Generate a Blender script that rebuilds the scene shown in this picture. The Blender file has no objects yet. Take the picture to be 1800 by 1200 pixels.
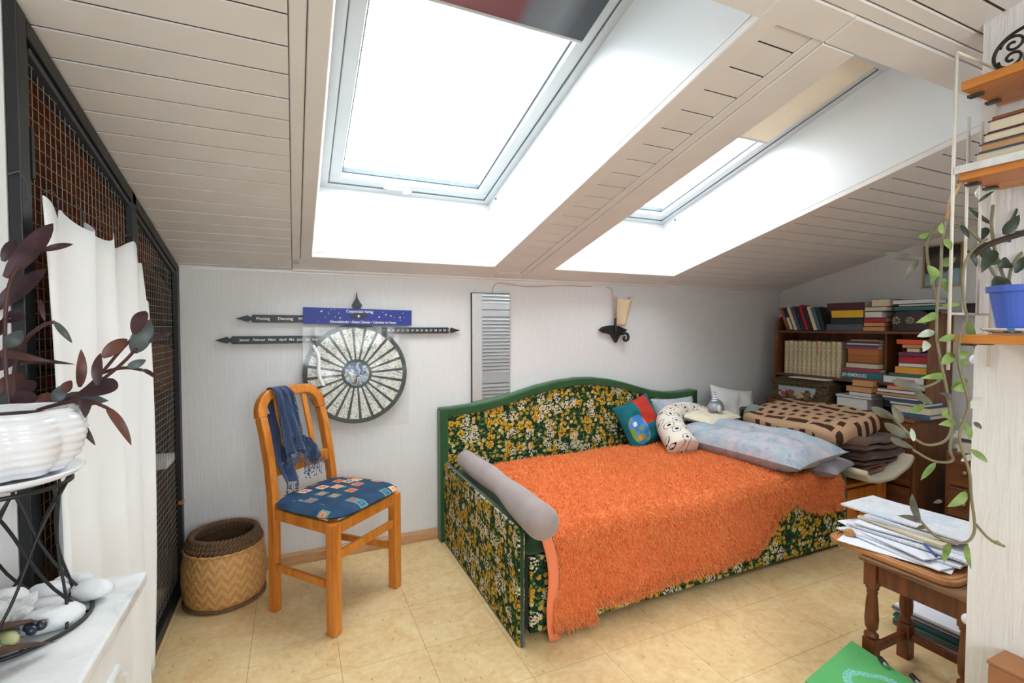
import bpy, bmesh, math, random
import numpy as np
from mathutils import Vector, Matrix, noise
random.seed(7)
PI = math.pi
COL = bpy.context.scene.collection
S = bpy.context.scene

# ------------------------------------------------------------------ camera, sky, exposure
YAW = math.atan(385/850.0); PITCH = math.atan(26/850.0)
cam_d = bpy.data.cameras.new('camera'); cam = bpy.data.objects.new('camera', cam_d); COL.objects.link(cam)
cam_d.sensor_width = 36.0; cam_d.lens = 17.0; cam_d.clip_start = 0.02
cam.location = (0, 0, 1.17); cam.rotation_euler = (PI/2-PITCH, 0, -YAW)
S.camera = cam
S.view_settings.view_transform = 'Standard'; S.view_settings.look = 'None'
S.view_settings.gamma = 1.0; S.view_settings.use_curve_mapping = False
S.view_settings.exposure = 0.5
SKY = 8.2
w = bpy.data.worlds.new('overcast_sky'); S.world = w; w.use_nodes = True
bg = w.node_tree.nodes['Background']; bg.inputs[0].default_value = (0.90, 0.95, 1.0, 1); bg.inputs[1].default_value = SKY

# room constants
XL, XR, YB = -0.47, 3.475, 2.587            # left lattice plane, right wall, back wall
YN = -1.9                                    # wall behind the camera
def zc(y): return 1.4455 + (YB-y)*0.2441     # underside of the sloping ceiling
def zw(y): return 1.835 + (2.49-y)*0.285     # plane of the roof windows
PX, PY = 1.58, 0.635                         # plastered partition: face x, end y

# window portals (they sit in the openings and only guide the sky light)
def portal(name, loc, rot, sx, sy):
    l = bpy.data.lights.new(name, 'AREA'); l.shape = 'RECTANGLE'; l.size = sx; l.size_y = sy
    l.cycles.is_portal = True
    o = bpy.data.objects.new(name, l); o.location = loc; o.rotation_euler = rot; COL.objects.link(o)
SL = math.atan(0.285)
portal('skylight_portal', (0.56, 1.82, zw(1.82)+0.10), (-SL, 0, 0), 0.95, 1.5)
portal('skylight_portal', (1.79, 1.82, zw(1.82)+0.10), (-SL, 0, 0), 0.95, 1.5)
portal('window_portal', (0.35, YN-0.12, 1.45), (PI/2, 0, 0), 1.7, 1.3)  # portal of the window added behind the camera for fill
portal('skylight_portal', (2.5, 0.1, zc(0.1)+0.25), (-math.atan(.2441), 0, 0), 1.0, 1.1)  # portal of the unseen skylight added to light the alcove

# ------------------------------------------------------------------ helpers: colour + materials
def lin(h, k=1.0):
    if isinstance(h, str):
        h = h.lstrip('#'); c = [int(h[i:i+2], 16)/255 for i in (0, 2, 4)]
    else: c = list(h)
    return tuple(((x/12.92) if x <= .04045 else ((x+.055)/1.055)**2.4)*k for x in c)+(1,)
class NT:
    def __init__(s, name):
        s.m = bpy.data.materials.new(name); s.m.use_nodes = True; s.t = s.m.node_tree
        s.b = s.t.nodes['Principled BSDF']; s.c = None
    def n(s, typ, **kw):
        nd = s.t.nodes.new(typ)
        for k, v in kw.items(): setattr(nd, k, v)
        return nd
    def l(s, a, b): s.t.links.new(a, b)
    def put(s, sock, v):
        if isinstance(v, bpy.types.NodeSocket): s.l(v, sock)
        else: sock.default_value = v
    def co(s, scale=(1, 1, 1), rot=(0, 0, 0), kind='Object'):
        if s.c is None: s.c = s.n('ShaderNodeTexCoord')
        mp = s.n('ShaderNodeMapping'); s.l(s.c.outputs[kind], mp.inputs[0])
        mp.inputs['Scale'].default_value = scale; mp.inputs['Rotation'].default_value = rot
        return mp.outputs[0]
    def noise(s, co, scale=5, det=3, rough=.5, dist=0, out='Fac'):
        nd = s.n('ShaderNodeTexNoise'); s.l(co, nd.inputs['Vector'])
        nd.inputs['Scale'].default_value = scale; nd.inputs['Detail'].default_value = det
        nd.inputs['Roughness'].default_value = rough; nd.inputs['Distortion'].default_value = dist
        return nd.outputs[out]
    def vor(s, co, scale=10, feat='F1', metric='EUCLIDEAN', rnd=1.0, dim='2D'):
        nd = s.n('ShaderNodeTexVoronoi', feature=feat, distance=metric, voronoi_dimensions=dim); s.put(nd.inputs['Vector'], co)
        nd.inputs['Scale'].default_value = scale; nd.inputs['Randomness'].default_value = rnd
        return nd
    def math(s, op, a, b=0.0, c=None, clamp=False):
        nd = s.n('ShaderNodeMath', operation=op, use_clamp=clamp)
        s.put(nd.inputs[0], a); s.put(nd.inputs[1], b)
        if c is not None: s.put(nd.inputs[2], c)
        return nd.outputs[0]
    def ramp(s, fac, stops, interp='LINEAR'):
        nd = s.n('ShaderNodeValToRGB'); nd.color_ramp.interpolation = interp
        e = nd.color_ramp.elements
        while len(e) < len(stops): e.new(1.0)
        for i, (p, c) in enumerate(stops):
            e[i].position = p; e[i].color = lin(c) if isinstance(c, str) else (c if len(c) == 4 else tuple(c)+(1,))
        s.put(nd.inputs[0], fac); return nd.outputs[0]
    def mix(s, f, a, b, mode='MIX'):
        nd = s.n('ShaderNodeMix', data_type='RGBA', blend_type=mode)
        s.put(nd.inputs[0], f)
        for k, v in ((6, a), (7, b)):
            s.put(nd.inputs[k], lin(v) if isinstance(v, str) else v)
        return nd.outputs[2]
    def sep(s, co):
        nd = s.n('ShaderNodeSeparateXYZ'); s.l(co, nd.inputs[0]); return nd.outputs
    def bump(s, h, strength=.3, dist=.01):
        nd = s.n('ShaderNodeBump'); s.l(h, nd.inputs['Height'])
        nd.inputs['Strength'].default_value = strength; nd.inputs['Distance'].default_value = dist
        s.l(nd.outputs[0], s.b.inputs['Normal'])
    def fin(s, col=None, rough=.6, metal=0, spec=None, **kw):
        if col is not None: s.put(s.b.inputs['Base Color'], lin(col) if isinstance(col, str) else col)
        s.put(s.b.inputs['Roughness'], rough); s.put(s.b.inputs['Metallic'], metal)
        if spec is not None: s.b.inputs['Specular IOR Level'].default_value = spec
        for k, v in kw.items(): s.put(s.b.inputs[k.replace('_', ' ')], v)
        return s.m
def plain(name, col, rough=.6, var=.12, scale=30, bump=0, metal=0, spec=None, bscale=None):
    t = NT(name); co = t.co()
    nz = t.noise(co, scale, 4)
    c = lin(col)
    a = tuple(x*(1-var) for x in c[:3])+(1,); b = tuple(min(1, x*(1+var)) for x in c[:3])+(1,)
    cc = t.ramp(nz, [(.3, a), (.7, b)])
    if bump: t.bump(t.noise(co, bscale or scale*4, 3), bump, .004)
    return t.fin(cc, rough, metal, spec)
def wood(name, dark, light, rough=.4, axis='z', scale=9, stretch=.08, bump=.08):
    t = NT(name); sc = {'x': (stretch, 1, 1), 'y': (1, stretch, 1), 'z': (1, 1, stretch)}[axis]
    co = t.co(sc)
    wv = t.noise(co, scale*5, 5, .6, .6); fine = t.noise(co, scale*30, 3, .6)
    f = t.math('ADD', t.math('MULTIPLY', wv, .75), t.math('MULTIPLY', fine, .25))
    t.bump(f, bump, .002)
    return t.fin(t.ramp(f, [(.32, dark), (.52, light), (.68, dark)]) if False else t.ramp(f, [(.36, dark), (.62, light)]), rough)
def fabric(name, col, var=.15, rough=.9, scale=400, bump=.25):
    t = NT(name); co = t.co()
    nz = t.noise(co, 9, 4); wv = t.noise(co, scale, 2)
    c = lin(col); a = tuple(x*(1-var) for x in c[:3])+(1,); b = tuple(min(1, x*(1+var)) for x in c[:3])+(1,)
    t.bump(wv, bump, .002)
    return t.fin(t.ramp(nz, [(.3, a), (.7, b)]), rough, 0, .2, Sheen_Weight=.25)

# ------------------------------------------------------------------ helpers: meshes
class MB:
    def __init__(s): s.v = []; s.f = []; s.sm = False
    def add(s, vs, fs):
        o = len(s.v); s.v += [tuple(map(float, p)) for p in vs]; s.f += [tuple(i+o for i in f) for f in fs]; return s
    def box(s, x0, x1, y0, y1, z0, z1, M=None):
        vs = [Vector((x, y, z)) for z in (z0, z1) for y in (y0, y1) for x in (x0, x1)]
        if M is not None: vs = [M @ p for p in vs]
        return s.add(vs, [(0, 2, 3, 1), (4, 5, 7, 6), (0, 1, 5, 4), (2, 6, 7, 3), (0, 4, 6, 2), (1, 3, 7, 5)])
    def cbox(s, x0, x1, y0, y1, t0, t1, zf=zc):      # slab following a sloping plane
        vs = [(x, y, zf(y)+t) for t in (t0, t1) for y in (y0, y1) for x in (x0, x1)]
        return s.add(vs, [(0, 2, 3, 1), (4, 5, 7, 6), (0, 1, 5, 4), (2, 6, 7, 3), (0, 4, 6, 2), (1, 3, 7, 5)])
    def prism(s, pts, ax, a, b):                     # polygon in the plane normal to ax
        def P(p, t): return {0: (t, p[0], p[1]), 1: (p[0], t, p[1]), 2: (p[0], p[1], t)}[ax]
        n = len(pts); vs = [P(p, a) for p in pts]+[P(p, b) for p in pts]
        return s.add(vs, [tuple(range(n))[::-1], tuple(range(n, 2*n))]+[(i, (i+1) % n, n+(i+1) % n, n+i) for i in range(n)])
    def grid(s, nu, nv, fn, cu=False, cv=False):
        o = [fn(i/(nu if cu else nu-1), j/(nv if cv else nv-1)) for i in range(nu) for j in range(nv)]
        fs = []
        for i in range(nu if cu else nu-1):
            for j in range(nv if cv else nv-1):
                i2 = (i+1) % nu; j2 = (j+1) % nv
                fs.append((i*nv+j, i2*nv+j, i2*nv+j2, i*nv+j2))
        return s.add(o, fs)
    def tube(s, pts, r, n=8, closed=False, sq=None, up=None):
        P = [Vector(p) for p in pts]; m = len(P)
        rf = r if callable(r) else (lambda t: r)
        T = []
        for i in range(m):
            a = P[(i-1) % m] if (closed or i > 0) else P[i]; b = P[(i+1) % m] if (closed or i < m-1) else P[i]
            T.append((b-a).normalized() if (b-a).length > 1e-9 else Vector((0, 0, 1)))
        u = Vector(up) if up else (Vector((0, 0, 1)) if abs(T[0].z) < .9 else Vector((1, 0, 0)))
        vs = []
        for i in range(m):
            u = (u-T[i]*u.dot(T[i])).normalized(); v = T[i].cross(u)
            rr = rf(i/max(1, m-1))
            if sq:
                for cx, cy in ((1, 1), (-1, 1), (-1, -1), (1, -1)): vs.append(P[i]+u*cx*sq[0]/2+v*cy*sq[1]/2)
            else:
                for k in range(n):
                    a = 2*PI*k/n; vs.append(P[i]+u*math.cos(a)*rr+v*math.sin(a)*rr)
        k = 4 if sq else n; fs = []
        for i in range(m if closed else m-1):
            for j in range(k):
                fs.append((i*k+j, i*k+(j+1) % k, ((i+1) % m)*k+(j+1) % k, ((i+1) % m)*k+j))
        if not closed: fs += [tuple(range(k))[::-1], tuple(range((m-1)*k, m*k))]
        return s.add(vs, fs)
    def lathe(s, prof, c=(0, 0, 0), n=28, mod=None):
        m = len(prof); vs = []
        for i in range(n):
            a = 2*PI*i/n
            for (r, z) in prof:
                rr = r*(mod(a, z) if mod else 1); vs.append((c[0]+rr*math.cos(a), c[1]+rr*math.sin(a), c[2]+z))
        fs = [(i*m+j, ((i+1) % n)*m+j, ((i+1) % n)*m+j+1, i*m+j+1) for i in range(n) for j in range(m-1)]
        return s.add(vs, fs)
    def ball(s, c, r, n=10, M=None, sc=(1, 1, 1), nz=0):
        def fn(u, v):
            th = PI*v; a = 2*PI*u
            p = Vector((math.sin(th)*math.cos(a)*sc[0], math.sin(th)*math.sin(a)*sc[1], math.cos(th)*sc[2]))*r
            if nz: p *= 1+nz*noise.noise(p*(1.6/r)+Vector(c)*13)
            if M is not None: p = M @ p
            return Vector(c)+p
        return s.grid(n*2, n, fn, cu=True)
    def xf(s, M): s.v = [tuple(M @ Vector(p)) for p in s.v]; return s
def obj(name, mb, mat, parent=None, world=False, bev=0, smooth=False, seg=2):
    me = bpy.data.meshes.new(name)
    vs = mb.v
    if parent is not None and world:
        iv = (Matrix.Translation(parent.location) @ parent.rotation_euler.to_matrix().to_4x4()).inverted()
        vs = [tuple(iv @ Vector(p)) for p in vs]
    me.from_pydata(vs, [], mb.f); me.update()
    if mat: me.materials.append(mat)
    if smooth: me.polygons.foreach_set('use_smooth', [True]*len(me.polygons))
    o = bpy.data.objects.new(name, me); COL.objects.link(o)
    if parent is not None: o.parent = parent
    if bev:
        b = o.modifiers.new('bevel', 'BEVEL'); b.width = bev; b.segments = seg; b.limit_method = 'ANGLE'; b.angle_limit = .7
    return o
def fixn(o):
    bm = bmesh.new(); bm.from_mesh(o.data); bmesh.ops.recalc_face_normals(bm, faces=bm.faces[:]); bm.to_mesh(o.data); bm.free(); return o
def tag(o, label, cat, group=None, kind=None):
    o['label'] = label; o['category'] = cat
    if group: o['group'] = group
    if kind: o['kind'] = kind
    return o
def thing(name, label, cat, loc=(0, 0, 0), rz=0, group=None, rot=None):
    o = bpy.data.objects.new(name, None); o.empty_display_size = .05; COL.objects.link(o)
    o.location = loc; o.rotation_euler = rot if rot else (0, 0, rz)
    return tag(o, label, cat, group)
def struct(name, mb, mat, **kw):
    o = obj(name, mb, mat, **kw); o['kind'] = 'structure'; return o
def senv(name, loc=(0, 0, 0)):
    o = bpy.data.objects.new(name, None); COL.objects.link(o); o.location = loc; o['kind'] = 'structure'; return o
def share(name, src, parent, M=None):
    o = bpy.data.objects.new(name, src.data); COL.objects.link(o); o.parent = parent
    if M is not None: o.matrix_local = M
    for md in src.modifiers:
        if md.type == 'BEVEL':
            b = o.modifiers.new('bevel', 'BEVEL'); b.width = md.width; b.segments = md.segments; b.limit_method = 'ANGLE'; b.angle_limit = .7
    return o
def text(name, body, size, mat, parent, M, sx=1.0, align='CENTER'):
    cu = bpy.data.curves.new(name, 'FONT'); cu.body = body; cu.size = size; cu.align_x = align; cu.align_y = 'CENTER'
    cu.extrude = .0003; cu.resolution_u = 2; cu.offset = size*.012
    to = bpy.data.objects.new(name, cu); COL.objects.link(to)
    dg = bpy.context.evaluated_depsgraph_get()
    me = bpy.data.meshes.new_from_object(to.evaluated_get(dg))
    bpy.data.objects.remove(to); bpy.data.curves.remove(cu)
    me.name = name; me.materials.clear(); me.materials.append(mat)
    o = bpy.data.objects.new(name, me); COL.objects.link(o); o.parent = parent
    o.matrix_local = M @ Matrix.Diagonal((sx, 1, 1, 1)); return o
def cushion(w, h, t, n=18, pinch=.06, sag=0, seed=0, wr=.012):
    mb = MB()
    def mk(sg):
        def fn(u, v):
            a = 2*u-1; b = 2*v-1
            k = max(0, (1-a**4))**.55*max(0, (1-b**4))**.55
            x = a*w/2*(1-pinch*(1-b*b)*0-pinch*(1-abs(b)**2)*abs(a)); y = b*h/2*(1-pinch*(1-abs(a)**2)*abs(b))
            z = sg*t/2*k + wr*k*noise.noise(Vector((a*2.5+seed, b*2.5, sg)))*1.2 + .3*wr*k*noise.noise(Vector((a*8+seed, b*8, sg+5)))
            return (x, y, z)
        return fn
    mb.grid(n, n, mk(1)); k = len(mb.f); mb.grid(n, n, mk(-1))
    mb.f[k:] = [f[::-1] for f in mb.f[k:]]
    return mb
def leafm(mb, a, b, w, curl=.15, nrm=None, n=6):
    a = Vector(a); b = Vector(b); d = b-a; L = d.length
    if L < 1e-5: return mb
    view = nrm or (Vector((.35, -.2, 1.25))-(a+b)/2); side = d.cross(view.normalized()+Vector((noise.noise(a*90), noise.noise(a*70), noise.noise(a*110)))*.5).normalized(); up = side.cross(d).normalized()
    if up.z < 0: up = -up
    def fn(u, v):
        s_ = math.sin(PI*min(1, u*.97+.03)**.8)**.75*w/2
        c = a+d*u+up*(math.sin(PI*u)*curl*L)
        k = 2*v-1
        return c+side*k*s_+up*(abs(k)*s_*.35)
    return mb.grid(n, 3, fn)

# ------------------------------------------------------------------ materials
def plaster(name, col, zs=.09, xs=1.0, scale=95, st=.5, warm=0):
    t = NT(name); co = t.co((xs, xs, zs))
    a = t.noise(co, scale, 4, .6, .4); b = t.noise(t.co(), 26, 4, .6)
    f = t.math('ADD', t.math('MULTIPLY', a, .7), t.math('MULTIPLY', b, .3)); t.bump(f, st, .006)
    c = lin(col); lo = tuple(x*.955 for x in c[:3])+(1,)
    return t.fin(t.ramp(f, [(.35, lo), (.6, c)]), .85, 0, .15)
M_wall = plaster('white_combed_plaster', '#dcdad9', st=.38)
M_pillar = plaster('coarse_combed_plaster', '#e6e4e2', scale=70, st=.9)
M_board = plain('ceiling_board_paint', '#dfdbd7', .42, .03, 8)
M_trimw = plain('ceiling_trim_paint', '#e1ddd9', .42, .03, 8)
M_under = plain('groove_shade_backing', '#4f443b', .9)  # dark tone stands in for shade in the ceiling board grooves
M_shaft = plain('shaft_white_laminate', '#e3e6e7', .3, .01, 6)
M_frame = plain('white_window_frame', '#d0d7db', .35, .02, 6)
M_gasket = plain('grey_gasket', '#6d7880', .6)
def glassy(name, tint, gl=.08, rough=.02):
    t = NT(name); nt = t.t; nt.nodes.remove(t.b)
    tr = nt.nodes.new('ShaderNodeBsdfTransparent'); tr.inputs[0].default_value = tint
    g = nt.nodes.new('ShaderNodeBsdfGlossy'); g.inputs['Roughness'].default_value = rough
    mx = nt.nodes.new('ShaderNodeMixShader'); mx.inputs[0].default_value = gl
    nt.links.new(tr.outputs[0], mx.inputs[1]); nt.links.new(g.outputs[0], mx.inputs[2])
    nt.links.new(mx.outputs[0], nt.nodes['Material Output'].inputs[0]); return t.m
M_glass = glassy('window_glass', (.97, .985, .98, 1), .05)
M_sleeve = glassy('clear_plastic_sleeve', (.95, .95, .95, 1), .06, .2)

def m_floor():
    t = NT('marbled_beige_linoleum'); co = t.co(kind='Object')
    gi = t.n('ShaderNodeNewGeometry'); mp = t.n('ShaderNodeMapping'); t.l(gi.outputs['Position'], mp.inputs[0])
    p = mp.outputs[0]
    a = t.noise(p, 7, 6, .65, 1.2); b = t.noise(p, 40, 4, .6, .5)
    c1 = t.ramp(t.math('ADD', t.math('MULTIPLY', a, .6), t.math('MULTIPLY', b, .4)), [(.36, '#d2ae7a'), (.5, '#dec08e'), (.64, '#e6cf9f')])
    mp2 = t.n('ShaderNodeMapping'); t.l(gi.outputs['Position'], mp2.inputs[0]); mp2.inputs['Rotation'].default_value = (0, 0, .6); mp2.inputs['Scale'].default_value = (1, .45, 1)
    v = t.vor(mp2.outputs[0], 22); sel = t.sep(v.outputs['Color'])[0]
    sp = t.math('MULTIPLY', t.math('LESS_THAN', v.outputs['Distance'], .07), t.math('GREATER_THAN', sel, .78))
    c2 = t.mix(t.math('MULTIPLY', sp, t.math('MULTIPLY', b, 1.1, clamp=True)), c1, '#a8804c')
    v2 = t.vor(mp2.outputs[0], 31); sel2 = t.sep(v2.outputs['Color'])[1]
    sp2 = t.math('MULTIPLY', t.math('LESS_THAN', v2.outputs['Distance'], .10), t.math('GREATER_THAN', sel2, .75))
    c3 = t.mix(t.math('MULTIPLY', sp2, .3), c2, '#f4e6c4')
    return t.fin(c3, .42, 0, .4)
M_floor = m_floor()
M_base = wood('baseboard_wood', '#b08258', '#c99d72', .5, 'x')
M_pine = wood('orange_pine', '#b5651d', '#d98a3a', .33, 'z', 7)
M_pinex = wood('orange_pine_shelf', '#b86c22', '#d48c3c', .38, 'y', 7)
M_walnut = wood('brown_cabinet_wood', '#54301a', '#7c4a28', .42, 'y', 6)
M_walnutz = wood('brown_panel_wood', '#5c351b', '#83502b', .42, 'z', 6)
M_stool = wood('reddish_brown_wood', '#4c2513', '#7d4424', .3, 'z', 8)
M_tray = wood('tan_tray_wood', '#a0683c', '#c48c58', .35, 'y', 6)
M_clad = wood('dark_red_timber', '#54261a', '#84412c', .6, 'y', 6, .1)
M_cladx = wood('dark_red_timber_end', '#54261a', '#84412c', .6, 'x', 6, .1)
M_rafter = wood('orange_timber', '#8a4a28', '#b0663c', .6, 'y', 6, .1)
M_black = plain('black_painted_steel', '#16171a', .45, .1)
M_dgrey = plain('dark_grey_steel', '#3b3d41', .4, .08)
M_wire = plain('galvanised_wire', '#8d8a84', .45, .1, metal=.3)
M_iron = plain('wrought_iron', '#161413', .5, .1)
M_gloss = plain('white_glazed_ceramic', '#e6e6ea', .08, .02, spec=.6)
M_marble = NT('white_marble')
_c = M_marble.co(); _n = M_marble.noise(_c, 5, 8, .65, 2.0)
M_marble = M_marble.fin(M_marble.ramp(_n, [(.40, '#c6cacc'), (.5, '#e4e6e7'), (.62, '#eeefef')]), .22)
M_stone = plain('white_pebble', '#dcdde0', .55, .06, 40, .3)
M_cryst = plain('pale_crystal', '#cfd0cf', .18, .15, 40, .5, spec=.8)
M_whitep = plain('white_paint', '#e9e9ea', .45, .02)
M_curtain = fabric('white_curtain_cloth', '#eff0f1', .02, .9, 500, .15)

def m_floral():
    t = NT('green_yellow_floral_upholstery'); g_ = t.sep(t.co()); cb_ = t.n('ShaderNodeCombineXYZ')
    t.l(t.math('ADD', g_[0], g_[1]), cb_.inputs[0]); t.l(g_[2], cb_.inputs[1]); base = cb_.outputs[0]
    nv = t.noise(base, 60, 2, out='Color')
    add = t.n('ShaderNodeVectorMath', operation='MULTIPLY_ADD'); t.l(nv, add.inputs[0]); add.inputs[1].default_value = (.012,)*3; t.l(base, add.inputs[2])
    co = add.outputs[0]
    # leaves
    lv = t.vor(co, 85); c = t.ramp(t.sep(lv.outputs['Color'])[0], [(0, '#1a3822'), (.45, '#2b5530'), (.75, '#5c7a3a'), (.9, '#7f8f45')], 'CONSTANT')
    c = t.mix(t.math('GREATER_THAN', lv.outputs['Distance'], .42), c, '#14281c')
    # small roses
    r = t.vor(co, 40); k = t.sep(r.outputs['Color']); d = r.outputs['Distance']
    rings = t.math('SINE', t.math('MULTIPLY', d, 44))
    yc = t.ramp(k[0], [(0, '#c39a3c'), (.4, '#cdb066'), (.6, '#a99a36'), (.8, '#d9c898')], 'CONSTANT')
    yc2 = t.mix(t.math('MULTIPLY', t.math('GREATER_THAN', rings, .45), .55), yc, '#4f4414')
    c = t.mix(t.math('MULTIPLY', t.math('LESS_THAN', d, .42), t.math('GREATER_THAN', k[1], .44)), c, yc2)
    # big yellow blooms, petal edge from a finer pattern
    b = t.vor(co, 17); kb = t.sep(b.outputs['Color']); pet = t.vor(co, 75)
    db = t.math('ADD', b.outputs['Distance'], t.math('MULTIPLY', pet.outputs['Distance'], .22))
    yb = t.ramp(pet.outputs['Distance'], [(0, '#d8b23e'), (.35, '#c9992c'), (.52, '#7c6420'), (.62, '#3c4420')])
    c = t.mix(t.math('MULTIPLY', t.math('LESS_THAN', db, .50), t.math('GREATER_THAN', kb[0], .66)), c, yb)
    # white clusters of tiny florets
    wz = t.vor(co, 95); wh = t.math('MULTIPLY', t.math('LESS_THAN', wz.outputs['Distance'], .37), t.math('LESS_THAN', b.outputs['Distance'], .52))
    wh = t.math('MULTIPLY', wh, t.math('LESS_THAN', kb[0], .34))
    c = t.mix(wh, c, '#d8d0bd')
    t.bump(t.noise(base, 300, 2), .3, .002)
    return t.fin(c, .85, 0, .2)
M_floral = m_floral()
M_velvet = fabric('green_velvet', '#28502a', .2, .7, 300, .1)
M_dvelvet = fabric('dark_green_velvet', '#203c22', .2, .8, 300, .1)
M_bolster = fabric('grey_mauve_plush', '#9c8d8a', .1, .9, 200, .2)
M_orange = NT('orange_shag_wool')
_c = M_orange.co(); _n = M_orange.noise(_c, 140, 3, .7)
M_orange.bump(_n, .8, .01)
M_orange = M_orange.fin(M_orange.ramp(_n, [(.3, '#e2602a'), (.7, '#ff9459')]), .9, 0, .1, Sheen_Weight=.1)
M_orange2 = plain('orange_shag_pile', '#ff955a', .75, .26, 150, spec=.15)
M_salmon = fabric('salmon_lining', '#f0855c', .05)
M_navyt = fabric('navy_scarf_cloth', '#33415f', .25, .95, 150, .5)
M_navyf = fabric('blue_grey_fringe', '#3f5571', .3)

def m_seat():
    t = NT('navy_patterned_seat_fabric'); co = t.co((1, 1, 0))
    v = t.vor(co, 13.5, metric='CHEBYCHEV', rnd=.6); d = v.outputs['Distance']; k = t.sep(v.outputs['Color'])
    base = t.ramp(t.noise(co, 12, 3), [(.3, '#253c58'), (.7, '#33506c')])
    out = t.ramp(k[0], [(0, '#e6c49a'), (.3, '#5f8a86'), (.5, '#b98a5c'), (.75, '#d9b38c')], 'CONSTANT')
    inn = t.ramp(k[1], [(0, '#c9453c'), (.4, '#e0824a'), (.7, '#3b5f8c'), (.85, '#b04a63')], 'CONSTANT')
    show = t.math('GREATER_THAN', k[2], .30)
    c = t.mix(t.math('MULTIPLY', t.math('LESS_THAN', d, .30), show), base, out)
    c = t.mix(t.math('MULTIPLY', t.math('LESS_THAN', d, .17), show), c, inn)
    c = t.mix(t.math('MULTIPLY', t.math('LESS_THAN', d, .07), show), c, out)
    v2 = t.vor(t.co((1, .5, 0), (0, 0, .5)), 22); k2 = t.sep(v2.outputs['Color'])
    lf = t.math('MULTIPLY', t.math('LESS_THAN', v2.outputs['Distance'], .3), t.math('GREATER_THAN', k2[0], .78))
    lf = t.math('MULTIPLY', lf, t.math('GREATER_THAN', d, .33))
    c = t.mix(lf, c, '#6d8f7c')
    t.bump(t.noise(co, 500, 2), .2, .001)
    return t.fin(c, .85, 0, .2)
M_seat = m_seat()

def m_wicker():
    t = NT('woven_straw'); geo = t.sep(t.co())
    ang = t.math('ARCTAN2', geo[1], geo[0])
    a = t.math('MULTIPLY', ang, 11); z = t.math('MULTIPLY', geo[2], 150)
    zz = t.math('PINGPONG', a, 1.7)
    s1 = t.math('SINE', t.math('ADD', z, t.math('MULTIPLY', zz, 3)))
    h = t.math('ADD', t.math('MULTIPLY', s1, .22), t.noise(t.co((1, 1, 2.2)), 45, 5, .7))
    t.bump(h, .7, .006)
    return t.fin(t.ramp(h, [(.0, '#bb8248'), (.5, '#d09c60'), (1.0, '#deb67c')]), .55)
M_wicker = m_wicker()
M_rope = plain('dark_rope', '#6d5138', .7, .3, 120, .6)

# ================================================================== THE ROOM SHELL
# floor underlay + tiles
floor = struct('floor', MB().box(XL-1.3, XR+.1, YN-.1, YB+.9, -.10, -.0025), plain('tile_joint', '#8d7550', .8))
TS = .2905
x = -.154-TS*6
tile_src = {}
ix = 0
xs = []
while x < XR: xs.append(x); x += TS
ys = [1.41+TS*k for k in range(-3, 5)]
for x in xs:
    for y in ys:
        a0, a1, b0, b1 = max(x, XL-1.2)+.0006, min(x+TS, XR)-.0006, y+.0006, min(y+TS, YB)-.0006
        if a1-a0 < .01 or b1-b0 < .01: continue
        if a1 < XL-.5: continue
        key = (round(a1-a0, 4), round(b1-b0, 4))
        if key not in tile_src:
            o = obj('tile', MB().box(0, key[0], 0, key[1], -.002, 0), M_floor, floor); o.location = (a0, b0, 0); tile_src[key] = o
        else:
            o = share('tile', tile_src[key], floor, Matrix.Translation((a0, b0, 0)))
fb = obj('floor_covering', MB().box(XL-1.2, XR, YN, ys[0]-.001, -.002, 0), M_floor, floor)

# walls
struct('wall_back', MB().box(XL, XR+.12, YB, YB+.14, 0, zc(YB)+.06), M_wall)
rw = MB().prism([(YN, 0), (YB, 0), (YB, zc(YB)+.05), (YN, zc(YN)+.05)], 0, XR, XR+.12); struct('wall_right', rw, M_wall)
# wall behind the camera, with a wide window opening added for fill light (x -.5..1.2, z .8..2.1)
nb = MB()
zt = zc(YN)+.05
nb.box(XL-1.3, -.5, YN-.12, YN, 0, zt).box(1.2, XR+.12, YN-.12, YN, 0, zt).box(-.5, 1.2, YN-.12, YN, 0, .8).box(-.5, 1.2, YN-.12, YN, 2.1, zt)
struct('wall_front', nb, M_wall)
wf = senv('window_4', (.35, YN, .8))  # unseen window, added to bring fill light from behind the camera
fr = MB().box(-.5, 1.2, YN-.08, YN-.03, .8, .86).box(-.5, 1.2, YN-.08, YN-.03, 2.04, 2.1).box(-.5, -.44, YN-.08, YN-.03, .8, 2.1).box(1.14, 1.2, YN-.08, YN-.03, .8, 2.1).box(.32, .38, YN-.08, YN-.03, .8, 2.1)
obj('frame', fr, M_frame, wf, world=True); obj('pane', MB().box(-.44, 1.14, YN-.06, YN-.055, .86, 2.04), M_glass, wf, world=True)
# left wall: plaster up to the black door post
wlm = MB().prism([(YN, 0), (1.206, 0), (1.206, zc(1.206)+.03), (YN, zc(YN)+.03)], 0, XL-.27, XL-.15)
wlm.prism([(1.206, 0), (1.245, 0), (1.245, zc(1.245)+.03), (1.206, zc(1.206)+.03)], 0, XL-.27, XL-.0085)
struct('wall_left', wlm, M_wall)
# partition on the right
pt = MB().prism([(-.9, 0), (PY, 0), (PY, zc(PY)+.02), (-.9, zc(-.9)+.02)], 0, PX, PX+.13); struct('wall_partition', pt, M_pillar)

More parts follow.
